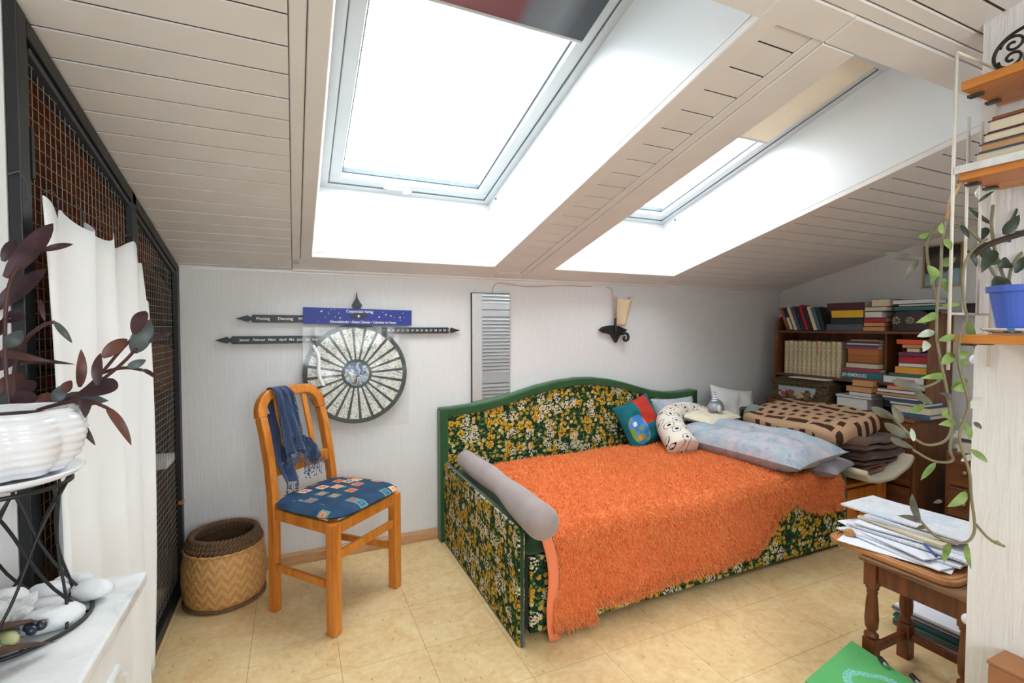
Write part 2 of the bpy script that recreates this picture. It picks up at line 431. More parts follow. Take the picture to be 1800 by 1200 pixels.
# stairwell behind the lattice, clad in dark red boards
SX = -1.22; YE = 3.30
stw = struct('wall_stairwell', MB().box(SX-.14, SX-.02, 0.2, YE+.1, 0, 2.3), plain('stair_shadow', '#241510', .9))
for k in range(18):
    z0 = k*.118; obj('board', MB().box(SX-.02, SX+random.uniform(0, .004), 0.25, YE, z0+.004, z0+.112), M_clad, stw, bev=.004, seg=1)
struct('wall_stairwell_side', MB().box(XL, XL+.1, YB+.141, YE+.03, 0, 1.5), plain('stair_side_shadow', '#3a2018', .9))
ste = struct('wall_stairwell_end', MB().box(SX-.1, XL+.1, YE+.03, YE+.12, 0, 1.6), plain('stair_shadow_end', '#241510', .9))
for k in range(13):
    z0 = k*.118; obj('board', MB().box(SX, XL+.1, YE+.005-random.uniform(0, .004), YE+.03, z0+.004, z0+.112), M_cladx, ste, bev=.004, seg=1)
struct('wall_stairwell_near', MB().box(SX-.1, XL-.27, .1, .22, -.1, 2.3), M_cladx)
# grey door leaf in the stairwell end wall
dr = senv('door_1', (-.9, YE, 0))
obj('door_leaf', MB().box(-1.02, -.715, YE-.05, YE-.004, 0.01, 1.22), M_dgrey, dr, world=True, bev=.004)
obj('door_handle', MB().tube([(-.73, YE-.05, .98), (-.73, YE-.085, .98), (-.84, YE-.09, .98)], .008), M_black, dr, world=True)
# stairwell ceiling lining in orange timber
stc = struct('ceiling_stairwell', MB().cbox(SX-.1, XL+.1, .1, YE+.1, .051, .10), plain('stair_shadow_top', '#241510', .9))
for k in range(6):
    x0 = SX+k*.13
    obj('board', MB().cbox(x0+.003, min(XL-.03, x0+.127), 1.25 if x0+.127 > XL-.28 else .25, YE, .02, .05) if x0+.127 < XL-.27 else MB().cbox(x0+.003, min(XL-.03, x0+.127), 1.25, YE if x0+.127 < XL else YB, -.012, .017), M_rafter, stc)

# ------------------------------------------------------------------ sloping ceiling
O1 = (.083, .983, .80, 2.392); O2 = (1.342, 2.204, .80, 2.384)
O3 = (2.05, 2.95, -.45, .62)                      # unseen third skylight, added to light the alcove behind the partition
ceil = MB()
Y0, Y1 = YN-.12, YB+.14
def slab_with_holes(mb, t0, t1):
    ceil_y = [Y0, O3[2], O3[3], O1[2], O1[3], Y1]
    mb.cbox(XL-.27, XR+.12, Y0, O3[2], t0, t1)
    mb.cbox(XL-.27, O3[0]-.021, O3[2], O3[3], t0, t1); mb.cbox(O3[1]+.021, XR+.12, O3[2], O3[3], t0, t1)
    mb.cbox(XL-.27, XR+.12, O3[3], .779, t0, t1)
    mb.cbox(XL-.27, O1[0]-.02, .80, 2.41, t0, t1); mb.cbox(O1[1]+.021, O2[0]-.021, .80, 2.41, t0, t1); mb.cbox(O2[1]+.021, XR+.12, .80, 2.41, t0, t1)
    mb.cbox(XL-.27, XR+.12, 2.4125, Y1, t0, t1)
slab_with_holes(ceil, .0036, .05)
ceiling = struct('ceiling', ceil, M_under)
P = .0855; gap = .0034
def boards(x0, x1, ya, yb, mat=None):
    y = 1.365-P*40
    while y < yb:
        a, b = max(y, ya), min(y+P, yb)
        if b > ya+.004 and b-a > .006:
            obj('ceiling_board', MB().cbox(x0, x1, a+gap, b-gap, random.uniform(0, .0005), .0035), mat or M_board, ceiling)
        y += P
boards(XL, -.002, YN, YB)
for k_ in range(0, 37):
    y_ = YN+k_*P
    if y_+P < 1.25: obj('ceiling_board', MB().cbox(XL-.15, XL-.0005, y_+gap, y_+P-gap, .0002, .0035), M_board, ceiling)
boards(1.044, 1.174, .72, 2.48)
boards(2.262, XR, .72, 2.49)
boards(.0, XR, YN, -.46); boards(.0, 1.98, -.46, .6535); boards(3.02, XR, -.46, .688)
T = lambda *a: obj('trim_strip', MB().cbox(*a), M_trimw, ceiling, bev=.0025, seg=1)
T(0, .034, .688, 2.50, -.002, .0178); T(.036, .083, .72, 2.44, -.006, .0178)
T(.983, 1.044, .72, 2.44, -.005, .0178)
T(1.178, 1.215, .72, 2.50, -.002, .0178); T(1.217, 1.342, .80, 2.44, -.006, .0178)
T(2.204, 2.222, .80, 2.44, -.007, .0178); T(2.224, 2.262, .72, 2.50, -.003, .0178)
T(.083, .983, 2.392, 2.44, -.006, .0178); T(1.342, 2.204, 2.384, 2.44, -.006, .0178)
T(0, 1.0435, 2.4422, YB-.022, -.002, .0178); T(1.0435, 1.2155, 2.482, YB-.022, -.002, .0178); T(1.217, 2.262, 2.4422, YB-.022, -.002, .0178); T(2.264, XR, 2.492, YB-.022, -.002, .0178)
T(0, XR, YB-.02, YB, -.010, .0178)
T(.036, 1.2155, .722, .80, -.004, .0178); T(1.217, 2.262, .722, .798, -.006, .0178); T(.036, XR, .690, .720, -.002, .0178); T(0, 1.98, .655, .688, 0, .0178)
T(1.98, 3.02, .62, .688, -.002, .0178); T(1.98, 2.05, -.45, .618, -.002, .0178); T(2.95, 3.02, -.45, .618, -.002, .0178)

# skylight shafts and windows
def quadslab(mb, p, q, r, s, out, th=.02):
    o = Vector(out)*th; P4 = [Vector(a) for a in (p, q, r, s)]
    vs = P4+[a+o for a in P4]
    mb.add(vs, [(0, 1, 2, 3), (7, 6, 5, 4), (0, 4, 5, 1), (1, 5, 6, 2), (2, 6, 7, 3), (3, 7, 4, 0)])
def skylight(idx, O, xl, xr, yt, ybm, blind_y, blind_mat, detail=True):
    x0, x1, y0, y1 = O
    A = [(x0, y1, zc(y1)+.0179), (x1, y1, zc(y1)+.0179), (x1, y0, zc(y0)+.0179), (x0, y0, zc(y0)+.0179)]
    B = [(xl, ybm, zw(ybm)), (xr, ybm, zw(ybm)), (xr, yt, zw(yt)), (xl, yt, zw(yt))]
    for (i, j, out) in ((0, 1, (0, 1, 0)), (1, 2, (1, 0, 0)), (2, 3, (0, -1, 0)), (3, 0, (-1, 0, 0))):
        mb = MB(); quadslab(mb, A[i], A[j], B[j], B[i], out)
        struct('trim_%d' % (idx*4+{0: 0, 1: 1, 2: 2, 3: 3}[i]), mb, M_shaft)
    win = senv('window_%d' % idx, (0, 0, 0))
    def ring(a, b, c, d, wd, t0, t1, name, mat, bev=.004):
        mb = MB()
        mb.cbox(a, b, d-wd, d, t0, t1, zw).cbox(a, b, c, c+wd, t0, t1, zw).cbox(a, a+wd, c+wd, d-wd, t0, t1, zw).cbox(b-wd, b, c+wd, d-wd, t0, t1, zw)
        return obj(name, mb, mat, win, bev=bev)
    ring(xl-.03, xr+.03, yt-.03, ybm+.03, .065, .0, .05, 'outer_frame', M_frame)
    ring(xl+.037, xr-.037, yt+.037, ybm-.037, .052, .006, .05, 'sash', M_frame)
    ring(xl+.0352, xr-.0352, yt+.0352, ybm-.0352, .0016, .002, .05, 'gasket', M_gasket, 0)
    ring(xl+.089, xr-.089, yt+.089, ybm-.089, .008, .03, .05, 'glazing_bead', M_gasket, 0)
    obj('pane', MB().cbox(xl+.08, xr-.08, yt+.08, ybm-.08, .048, .052, zw), M_glass, win)
    # roof skin around the opening so that daylight only enters through the glass
    if detail:
        bl = obj('roller_blind', MB().cbox(xl+.045, xr-.075, yt+.02, blind_y, .000, .003, zw), blind_mat, win)
        obj('blind_bar', MB().tube([(xl+.045, blind_y, zw(blind_y)+.001), (xr-.075, blind_y, zw(blind_y)+.001)], .006), M_frame, bl)
    return win
t = NT('dusky_red_grey_blind'); g = t.sep(t.co()); n_ = t.noise(t.co((1, 6, 1)), 6, 3)
cc = t.ramp(t.math('ADD', g[0], t.math('MULTIPLY', n_, .02)), [(.0, '#b99a9c'), (.52, '#8d5a5c'), (.66, '#7d4749'), (.70, '#6f7c86'), (.80, '#7e8c95'), (.86, '#4c5a62')])
M_blind1 = t.fin(cc, .7)
M_blind1.node_tree.nodes['Principled BSDF'].inputs['Transmission Weight'].default_value = 0
M_blind2 = plain('cream_blind_cloth', '#efe2cc', .8, .02, 10)
def trans(m, col, k):
    nt = m.node_tree; b = nt.nodes['Principled BSDF']; tr = nt.nodes.new('ShaderNodeBsdfTranslucent'); tr.inputs[0].default_value = col
    mx = nt.nodes.new('ShaderNodeMixShader'); mx.inputs[0].default_value = k
    nt.links.new(b.outputs[0], mx.inputs[1]); nt.links.new(tr.outputs[0], mx.inputs[2]); nt.links.new(mx.outputs[0], nt.nodes['Material Output'].inputs[0])
trans(M_blind2, (.95, .90, .82, 1), .08); trans(M_blind1, (.35, .25, .27, 1), .15)
w1 = skylight(1, O1, .125, .983, 1.16, 2.49, 1.43, M_blind1)
w2 = skylight(2, O2, 1.36, 2.204, 1.16, 2.49, 1.67, M_blind2)
hm = MB(); zz = zw(2.41)-.014
hm.box(.425, .545, 2.40, 2.416, zz-.008, zz+.002).box(.505, .535, 2.405, 2.45, zz-.012, zz+.016).box(.41, .43, 2.402, 2.42, zz-.004, zz+.010)
obj('window_handle', hm, M_whitep, w1, bev=.002)
for wi, xx in ((w1, .962), (w2, 2.183)):
    obj('screw', MB().ball((xx+.018, 2.37, zw(2.37)-.028), .006, 5), M_gasket, wi)
# third skylight (unseen, added to light the alcove): plain shaft straight up
x0, x1, y0, y1 = O3
sh = MB()
for (p, q, out) in (((x0, y1), (x1, y1), (0, 1, 0)), ((x1, y1), (x1, y0), (1, 0, 0)), ((x1, y0), (x0, y0), (0, -1, 0)), ((x0, y0), (x0, y1), (-1, 0, 0))):
    quadslab(sh, (p[0], p[1], zc(p[1])+.0179), (q[0], q[1], zc(q[1])+.0179), (q[0], q[1], zc(q[1])+.22), (p[0], p[1], zc(p[1])+.22), out)
struct('trim_17', sh, M_shaft)
w3 = senv('window_3'); m3 = MB(); zf3 = lambda y: zc(y)+.2  # window of the skylight added to brighten the alcove
m3.cbox(x0, x1, y1-.06, y1, 0, .04, zf3).cbox(x0, x1, y0, y0+.06, 0, .04, zf3).cbox(x0, x0+.06, y0, y1, 0, .04, zf3).cbox(x1-.06, x1, y0, y1, 0, .04, zf3)
obj('frame', m3, M_frame, w3); obj('pane', MB().cbox(x0, x1, y0, y1, .02, .024, zf3), M_glass, w3)

# baseboards
def bboard(name, pts):
    mb = MB().prism(pts[0], pts[1], pts[2], pts[3]); return struct(name, mb, M_base, bev=.003)
bboard('baseboard_back', ([(YB, 0), (YB-.014, 0), (YB-.014, .045), (YB-.006, .058), (YB, .06)], 0, XL, XR))
bboard('baseboard_right', ([(XR, 0), (XR-.014, 0), (XR-.014, .045), (XR-.006, .058), (XR, .06)], 1, .8, 1.49))
# wall-top moulding line and small patch
struct('trim_18', MB().box(XL+.06, XR, YB-.006, YB, zc(YB)-.016, zc(YB)-.004), M_trimw)

# ------------------------------------------------------------------ black lattice partition (stairwell screen)
scr = thing('lattice_screen', 'black steel framed wire mesh screen along the stairwell, sloped under the ceiling', 'screen', (XL, 1.9, 0))
def post(y0, y1, x0=XL-.008, x1=XL+.012, mat=M_black, name='post'):
    return obj(name, MB().prism([(y0, 0), (y1, 0), (y1, zc(y1)-.008), (y0, zc(y0)-.008)], 0, x0, x1), mat, scr, world=True, bev=.002)
post(1.208, 1.245); post(1.247, 1.275, XL-.02, XL+.002, M_dgrey)
post(1.905, 1.945); post(1.947, 1.975, XL-.02, XL+.006, M_dgrey); post(2.535, 2.578)
obj('hinge', MB().box(XL, XL+.01, 1.258, 1.270, 1.46, 1.56), M_black, scr, world=True)
obj('top_rail', MB().cbox(XL-.03, XL+.012, 1.245, 2.54, -.045, -.010), M_black, scr, world=True, bev=.002)
obj('top_rail', MB().cbox(XL-.022, XL+.006, 1.275, 2.535, -.062, -.047), M_dgrey, scr, world=True, bev=.002)
obj('bottom_rail', MB().box(XL-.03, XL+.012, 1.245, 2.535, .0, .05), M_black, scr, world=True, bev=.002)
wm = MB()
def wirep(y0, y1):
    y = y0+.012
    while y < y1: wm.tube([(XL-.008, y, .05), (XL-.008, y, zc(y)-.05)], .0009, 4); y += .0262
    z = .07
    while z < zc(y0)-.06:
        ye = min(y1, YB-(z+.06-1.4455)/.2441) if z > 1.3 else y1
        if ye > y0+.01: wm.tube([(XL-.0058, y0, z), (XL-.0058, ye, z)], .0009, 4)
        z += .0262
wirep(1.275, 1.905); wirep(1.975, 2.535)
wo = obj('wire_mesh', wm, M_wire, scr, world=True); wo['kind'] = 'stuff'
obj('latch', MB().box(XL, XL+.02, 2.53, 2.55, .385, .40), M_tray, scr, world=True)

# timber things stored in the stairwell, seen through the lattice
sl = thing('wooden_sled', 'upright orange wooden board with a rounded top behind the wire mesh', 'sled', (-.655, 3.08, 0))
pts = [(-.10, 0), (.10, 0), (.10, .98)]+[(.10*math.cos(a), .98+.10*math.sin(a)) for a in np.linspace(.1, PI-.1, 9)]+[(-.10, .98)]
obj('back_board', MB().prism(pts, 1, 0, .018), M_pine, sl, bev=.003)
obj('frame_board', MB().box(-.11, .11, -.03, -.002, 0, .84), M_walnutz, sl, bev=.003)
obj('rail', MB().box(-.12, -.09, -.05, -.03, 0, .86), M_pine, sl); obj('rail', MB().box(.09, .12, -.05, -.03, 0, .86), M_pine, sl)
tag(obj('white_shelf_board', MB().box(-.62, -.482, 2.40, 2.55, .58, .615), M_whitep, bev=.003), 'small pale ledge behind the wire mesh near the corner', 'ledge')

# white curtain hung on the lattice
def curt(u, v):
    y = 1.19+u*.67
    top = 1.415-.030*abs(math.sin(u*5*PI))**1.5
    bul = .03*math.sin(min(1, (1-v)*3)*PI/2)*u
    y2 = y + bul*(1 if u > .8 else u) - (.05*(1-min(1, (1-v)*8))*max(0, u-.75)*4*.5)
    z = .03 + v*(top-.03) - (.05*max(0, u-.8)*5 if v > .9 else 0)
    dep = .030+.020*math.sin(u*8*PI+.9*math.sin(v*3))+.007*math.sin(u*37+v*2)
    dep = max(.004, dep*(1-.25*v))
    return (XL+.018+dep, y2, z)
cu = obj('curtain', MB().grid(130, 26, curt), M_curtain, smooth=True); fixn(cu)
tag(cu, 'long white cloth curtain hooked on the wire mesh left of the corner', 'curtain')
so = cu.modifiers.new('thick', 'SOLIDIFY'); so.thickness = .0015
for k in range(6):
    y = 1.20+k*.135; hk = MB().tube([(XL-.004, y, 1.45), (XL+.01, y+.004, 1.458), (XL+.018, y+.012, 1.44), (XL+.016, y+.012, 1.405)], .0014, 5)
    obj('curtain_hook', hk, M_dgrey, cu)

# ================================================================== DAYBED
bed = thing('daybed', 'green and yellow floral upholstered daybed with a curved back against the white wall', 'bed', (1.65, 2.08, 0))
hz = [(.715, .728), (.80, .731), (.90, .738), (1.00, .750), (1.10, .770), (1.20, .795), (1.32, .824), (1.45, .846), (1.58, .857), (1.70, .855), (1.82, .840), (1.93, .815), (2.05, .780), (2.17, .748), (2.30, .730), (2.42, .728), (2.535, .736)]
YF, YK = 2.515, 2.578
obj('back_panel', MB().prism([(.73, 0.01)]+[(x, z-.012) for x, z in hz]+[(2.52, .01)], 1, YF+.012, YK-.004), M_floral, bed, world=True)
bw = .046
top = MB()
o_ = [(x, z) for x, z in hz]; i_ = [(max(.715+bw, min(2.535-bw*.5, x)), z-bw) for x, z in hz]
vs = []
for (a, b) in zip(o_, i_): vs += [(a[0], YF-.004, a[1]-.006), (a[0], YF+.01, a[1]), (a[0], YK, a[1]), (b[0], YK, b[1]), (b[0], YF-.002, b[1])]
fs = []
n = len(hz)
for k in range(n-1):
    for j in range(5): fs.append((k*5+j, k*5+(j+1) % 5, (k+1)*5+(j+1) % 5, (k+1)*5+j))
fs += [(0, 1, 2, 3, 4)[::-1], tuple((n-1)*5+j for j in range(5))]
top.add(vs, fs); fixn(obj('top_border', top, M_velvet, bed, world=True, bev=.004))
obj('side_border', MB().box(.715, .715+bw, YF-.004, YK, 0, .722), M_velvet, bed, world=True, bev=.008)
obj('side_border', MB().box(2.525, 2.55, YF-.004, YK, 0, .732), M_dvelvet, bed, world=True, bev=.006)
# left end panel
r = .03
sp = [(1.565, .0), (YF, .0), (YF, .432)]+[(1.565+r-r*math.sin(a), .438-r+r*math.cos(a)) for a in np.linspace(0, PI/2, 6)]
obj('end_panel', MB().prism(sp, 0, .735, .762), M_floral, bed, world=True, bev=.006)
pp = [(.7485, y, z) for y, z in [(1.562, .004)]+list(reversed(sp[3:]))+[(YF, .4345)]]
obj('piping', MB().tube(pp, .007, 8), M_dvelvet, bed, world=True, smooth=True)
obj('piping', MB().tube([(.738, 1.57, .006), (.738, YF, .006)], .005, 6), M_dvelvet, bed, world=True)
obj('front_panel', MB().box(.79, 2.66, 1.578, 1.60, .025, .315), M_floral, bed, world=True, bev=.006)
obj('base', MB().box(.79, 2.655, 1.60, YF, .03, .31), M_dvelvet, bed, world=True)
obj('right_panel', MB().box(2.655, 2.675, 1.58, YF, .03, .30), M_dvelvet, bed, world=True, bev=.004)
mt = MB(); mt.box(.768, 2.67, 1.572, YF-.005, .318, .396)
obj('mattress', mt, M_dvelvet, bed, world=True, bev=.03, seg=4, smooth=False)
for x in (.9, 2.55):
    for y in (1.65, 2.4): obj('leg', MB().box(x-.025, x+.025, y-.025, y+.025, 0, .03), M_black, bed, world=True)

# ------------------------------------------------------------------ orange shag blanket
def lerp(tb, x):
    for (a, b), (c, d) in zip(tb, tb[1:]):
        if x <= c: return b+(d-b)*max(0, (x-a))/(c-a)
    return tb[-1][1]
ZB = [(.86, .045), (1.055, .035), (1.075, .075), (1.4, .082), (1.98, .115), (2.06, .20), (2.12, .28), (2.22, .325), (2.30, .275), (2.42, .235), (2.56, .245)]
YBK = [(.86, 2.37), (.95, 2.40), (1.25, 2.47), (1.45, 2.41), (1.7, 2.44), (1.93, 2.42), (2.2, 2.47), (2.6, 2.47)]
def bl_pt(u, v):
    x = .875+u*1.70
    yb = lerp(YBK, x); zb = lerp(ZB, x)
    Ltop = yb-1.60; R = .032; Larc = R*PI/2; Ld = .405-R-zb+.02
    s = v*(Ltop+Larc+Ld)
    zt = .424+.008*noise.noise(Vector((x*3, s*3, 1)))+.010*noise.noise(Vector((x*1.4, s*2.2, 7)))+.016*math.exp(-((x-2.1)/.25)**2)+.004*math.sin(x*9+s*4)
    fold = .010*math.sin(x*14)+.012*noise.noise(Vector((x*6, 0, 3)))+(-.022 if x < 1.062 else 0)*1.0
    if s < Ltop: y, z = yb-s, zt; nrm = Vector((0, 0, 1))
    elif s < Ltop+Larc:
        a = (s-Ltop)/R; y = 1.60-R*math.sin(a); z = zt-R+R*math.cos(a); nrm = Vector((0, -math.sin(a), math.cos(a)))
    else:
        dd = (s-Ltop-Larc); k = dd/max(.01, Ld); y = 1.60-R-.006+fold*k; z = zt-R-dd*(zt-R-zb)/Ld; nrm = Vector((0, -1, 0.0))
    if v < .02: z -= .008
    x += .012*noise.noise(Vector((s*5, 2, u*2)))*(1 if u < .02 or u > .98 else 0)
    if u > .93 and s > Ltop: x += (u-.93)*.35*min(1, (s-Ltop)/.1)
    return Vector((x, y, z)), nrm
bk = obj('blanket', MB().grid(160, 130, lambda u, v: bl_pt(u, v)[0]), M_orange, smooth=True); fixn(bk)
so = bk.modifiers.new('thick', 'SOLIDIFY'); so.thickness = .008; so.offset = -1
tag(bk, 'bright orange shaggy blanket spread over the floral daybed', 'blanket')
rng = np.random.default_rng(3)
NS = 56000
vs = []; fs = []
for i in range(NS):
    u = rng.random(); v = rng.random()
    if i % 9 == 0: v = 1-abs(rng.normal())*.012
    if i % 60 == 0: u = min(1, abs(rng.normal())*.006)
    if i % 60 == 1: u = 1-min(1, abs(rng.normal())*.006)
    if i % 40 == 2: v = min(1, abs(rng.normal())*.006)
    v = min(max(v, 0), 1)
    p, nn = bl_pt(u, v)
    edge = v > .985
    L = rng.uniform(.013, .027); wd = rng.uniform(.0009, .0017)
    tg = Vector(rng.normal(size=3))*.55; droop = Vector((0, 0, -.55 if nn.z < .5 else -.05))
    d1 = (nn*(.75 if nn.z > .5 else .55)+tg*.8+droop*(1.2 if not edge else 2.0)).normalized(); d2 = (d1+Vector(rng.normal(size=3))*1.1+droop*.8).normalized()
    if edge: L *= rng.uniform(.8, 1.9)
    sd = d1.cross(Vector(rng.normal(size=3))).normalized()*wd
    q = p+d1*L*.5; e = q+d2*L*.5; b0 = len(vs)
    vs += [p-sd, p+sd, q+sd, q-sd, e]; fs += [(b0, b0+1, b0+2, b0+3), (b0+3, b0+2, b0+4)]
mb = MB(); mb.v = [tuple(a) for a in vs]; mb.f = fs
pile = obj('pile', mb, M_orange2, bk); pile['kind'] = 'stuff'
# salmon backing strip hanging at the left edge
def rib(u, v):
    x = .815+u*.042+.010*math.sin(v*5)+.045*v; s = v*.40
    y = 1.548-.012*math.sin(v*6)-.010*v; return (x, y, .405-s*1.0+.0*u)
ob = obj('lining_strip', MB().grid(4, 24, rib), M_salmon, bk, smooth=True); ob.modifiers.new('t', 'SOLIDIFY').thickness = .003

# bolster
bo = []
for k in range(24):
    t = k/23; bo.append((.835+.035*t-.02*math.sin(t*PI), 2.44-1.00*t, .487+.022*math.sin(t*7)*.3-.004*t))
def br(t):
    e = min(t, 1-t); base = .046+.016*t-.010*math.exp(-((t-.55)/.12)**2)
    return max(.004, base*math.sqrt(max(0, 1-max(0, 1-e/.055)**2)))
def bolm():
    P_ = []; 
    for t in list(np.linspace(0, .055, 7))+list(np.linspace(.09, .91, 22))+list(np.linspace(.945, 1, 7)): P_.append(t)
    mb = MB(); pts = []; rad = []
    for t in P_:
        pts.append((.812-.037*t+.010*math.sin(t*PI), 2.42-1.005*t, .482+.014*t-.004*math.sin(t*9))); rad.append(br(t))
    it = iter(rad)
    R_ = rad[:]; m = len(pts)
    return mb.tube(pts, lambda q: R_[int(round(q*(m-1)))], 22)
o = obj('bolster', bolm(), M_bolster, smooth=True); tag(o, 'long grey plush bolster lying along the left end of the daybed', 'bolster')

# ------------------------------------------------------------------ cushions at the far end
def pillow(name, label, w, h, t, mat, loc, rot, seed, pinch=.07, wr=.012, cat='pillow', group=None):
    mb = cushion(w, h, t, 26, pinch, 0, seed, wr)
    o = obj(name, mb, mat, smooth=True); o.location = loc; o.rotation_euler = rot
    return tag(o, label, cat, group)
def m_marble_cloth():
    t = NT('pale_blue_marbled_satin'); co = t.co(); a = t.noise(co, 5, 5, .6, 2.5); b = t.noise(co, 9, 4, .6, 1.5)
    c = t.ramp(a, [(.32, '#8f98a6'), (.45, '#b2b6c0'), (.56, '#bdb6be'), (.68, '#ccbcc0')])
    c = t.mix(t.ramp(b, [(.5, (0, 0, 0, 1)), (.62, (1, 1, 1, 1))]), c, '#9db0ba'); t.bump(t.noise(co, 14, 3), .25, .02)
    return t.fin(c, .55, 0, .3)
M_satin = m_marble_cloth()
pillow('long_pillow', 'large pale blue and pink marbled pillow lying across the right end of the orange blanket', .42, .86, .165, M_satin, (2.36, 1.945, .512), (.0, -.08, .06), 3, .05, .02)
o = pillow('grey_pillow', 'grey mauve pillow corner poking out below the large marbled pillow', .34, .40, .09, fabric('grey_mauve_cotton', '#8b8388'), (2.52, 1.72, .440), (0, 0.03, .3), 9)
pillow('floral_pillow', 'pale grey pink floral pillow leaning on the daybed back behind the neck pillow', .34, .26, .09, M_satin, (2.30, 2.455, .575), (1.25, 0, -.05), 14, .08)
M_wcot = fabric('white_cotton', '#dcdad6', .03)
pillow('white_pillow', 'plain white square cushion standing at the wall right of the headboard', .37, .33, .11, M_wcot, (2.80, 2.43, .585), (1.25, .17, -.12), 21, .10)
M_cream = fabric('cream_cotton', '#e2d6bd', .05)
pillow('cream_cushion', 'flat cream cushion with piped edge inside the curve of the neck pillow', .34, .22, .055, M_cream, (2.42, 2.27, .598), (.1, -.03, .2), 31, .03)
def m_patch():
    t = NT('teal_cushion_with_red_patch'); g = t.sep(t.co()); x, y = g[0], g[1]
    c = t.ramp(t.noise(t.co(), 14, 3), [(.3, '#15565e'), (.7, '#1f7078')])
    red = t.math('MULTIPLY', t.math('GREATER_THAN', x, .0), t.math('GREATER_THAN', y, -.02)); red = t.math('MULTIPLY', red, t.math('LESS_THAN', x, .105))
    c = t.mix(red, c, '#b8392b')
    dx = t.math('DIVIDE', t.math('ADD', x, .055), .062); dy = t.math('DIVIDE', t.math('ADD', y, .03), .088)
    rr = t.math('ADD', t.math('POWER', t.math('ABSOLUTE', dx), 3.0), t.math('POWER', t.math('ABSOLUTE', dy), 3.0))
    v = t.vor(t.co(), 34, metric='CHEBYCHEV', rnd=.6); k = t.sep(v.outputs['Color'])
    pc = t.ramp(k[0], [(0, '#3f7fc0'), (.45, '#5b86c9'), (.6, '#7c9a3c'), (.8, '#e08a3a'), (.92, '#cfe0ea')], 'CONSTANT')
    c = t.mix(t.math('LESS_THAN', rr, 1.0), c, pc)
    return t.fin(c, .85, 0, .2)
pillow('patchwork_cushion', 'teal and red patchwork cushion with an oval blue applique leaning on the floral back', .29, .31, .10, m_patch(), (1.985, 2.425, .565), (1.2, -.28, .05), 41, .07)
def m_sheep():
    t = NT('cream_cloth_with_sheep_heads'); co = t.co()
    v = t.vor(co, 15, rnd=.45); d = v.outputs['Distance']
    v2 = t.vor(co, 55)
    wob = t.math('ADD', d, t.math('MULTIPLY', v2.outputs['Distance'], .10))
    ring = t.math('MULTIPLY', t.math('GREATER_THAN', wob, .36), t.math('LESS_THAN', wob, .40))
    dot = t.math('LESS_THAN', wob, .17)
    c = t.mix(t.math('MAXIMUM', ring, dot), '#e3d9cd', '#2e2c33')
    return t.fin(c, .85, 0, .2)
M_sheep = m_sheep()
np_ = []
for k in range(30):
    a = math.radians(200+ (k/29)*-250); np_.append((.155*math.cos(a), .115*math.sin(a), 0))
pts = [(-.235, -.20, -.01), (-.22, -.155, .0), (-.20, -.08, .01), (-.165, .0, .015), (-.105, .065, .02), (-.02, .10, .02), (.08, .105, .02), (.16, .065, .015), (.20, .0, .005), (.195, -.06, 0), (.17, -.10, -.01)]
def smooth_pts(p, it=3):
    p = [Vector(q) for q in p]
    for _ in range(it):
        q = [p[0]]
        for a, b in zip(p, p[1:]): q += [a*.75+b*.25, a*.25+b*.75]
        q.append(p[-1]); p = q
    return p
pts = smooth_pts(pts)
nm = len(pts)
def nr(t): return (.088-.038*t)*math.sqrt(max(.0, 1-max(0, 1-min(t, 1-t)/.09)**2))+.002
o = obj('neck_pillow', MB().tube(pts, nr, 20), M_sheep, smooth=True); o.location = (2.28, 2.32, .550); o.rotation_euler = (.42, .0, .14); o.scale = (1.12, 1.0, 1.0)
tag(o, 'curved cream neck pillow printed with small sheep heads on the orange blanket', 'pillow')
# soft round grey-green toys
M_sage = fabric('sage_green_fleece', '#7e8c86', .08)
for (x, y, z, r_, lab) in ((2.72, 2.20, .600, .068, 'round sage green ball cushion in front of the white cushion'), (2.62, 2.42, .615, .065, 'round sage green cushion behind the striped pointed ornament')):
    tag(obj('ball_cushion', MB().ball((0, 0, 0), r_, 14, sc=(1, .75, 1), nz=.05), M_sage, smooth=True), lab, 'cushion').location = (x, y, z)
# striped pointed ornament
t = NT('white_stripes'); g = t.sep(t.co()); st = t.math('GREATER_THAN', t.math('SINE', t.math('MULTIPLY', g[2], 420)), .1)
M_strp = t.fin(t.mix(st, '#e8e8ec', '#8890a8'), .4)
orn = thing('pointed_ornament', 'small grey and white ornament with a striped pointed top on the neck pillow', 'ornament', (2.44, 2.26, .630))
obj('body', MB().lathe([(0, 0), (.03, .002), (.046, .018), (.045, .034), (.030, .052), (.018, .060), (0, .062)], n=20, mod=lambda a, z: 1+.06*math.sin(5*a)), plain('silver_grey_plush', '#9a9ca4', .35, .25, 40, metal=.2), orn, smooth=True)
obj('pointed_top', MB().lathe([(0, .058), (.021, .060), (.018, .078), (.014, .088), (.009, .105), (.006, .112), (.007, .118), (.002, .130), (0, .131)], n=16), M_strp, orn, smooth=True)
obj('beard', MB().ball((-.006, -.040, .026), .018, 8, sc=(.8, .6, 1.2)), M_wcot, orn, smooth=True)

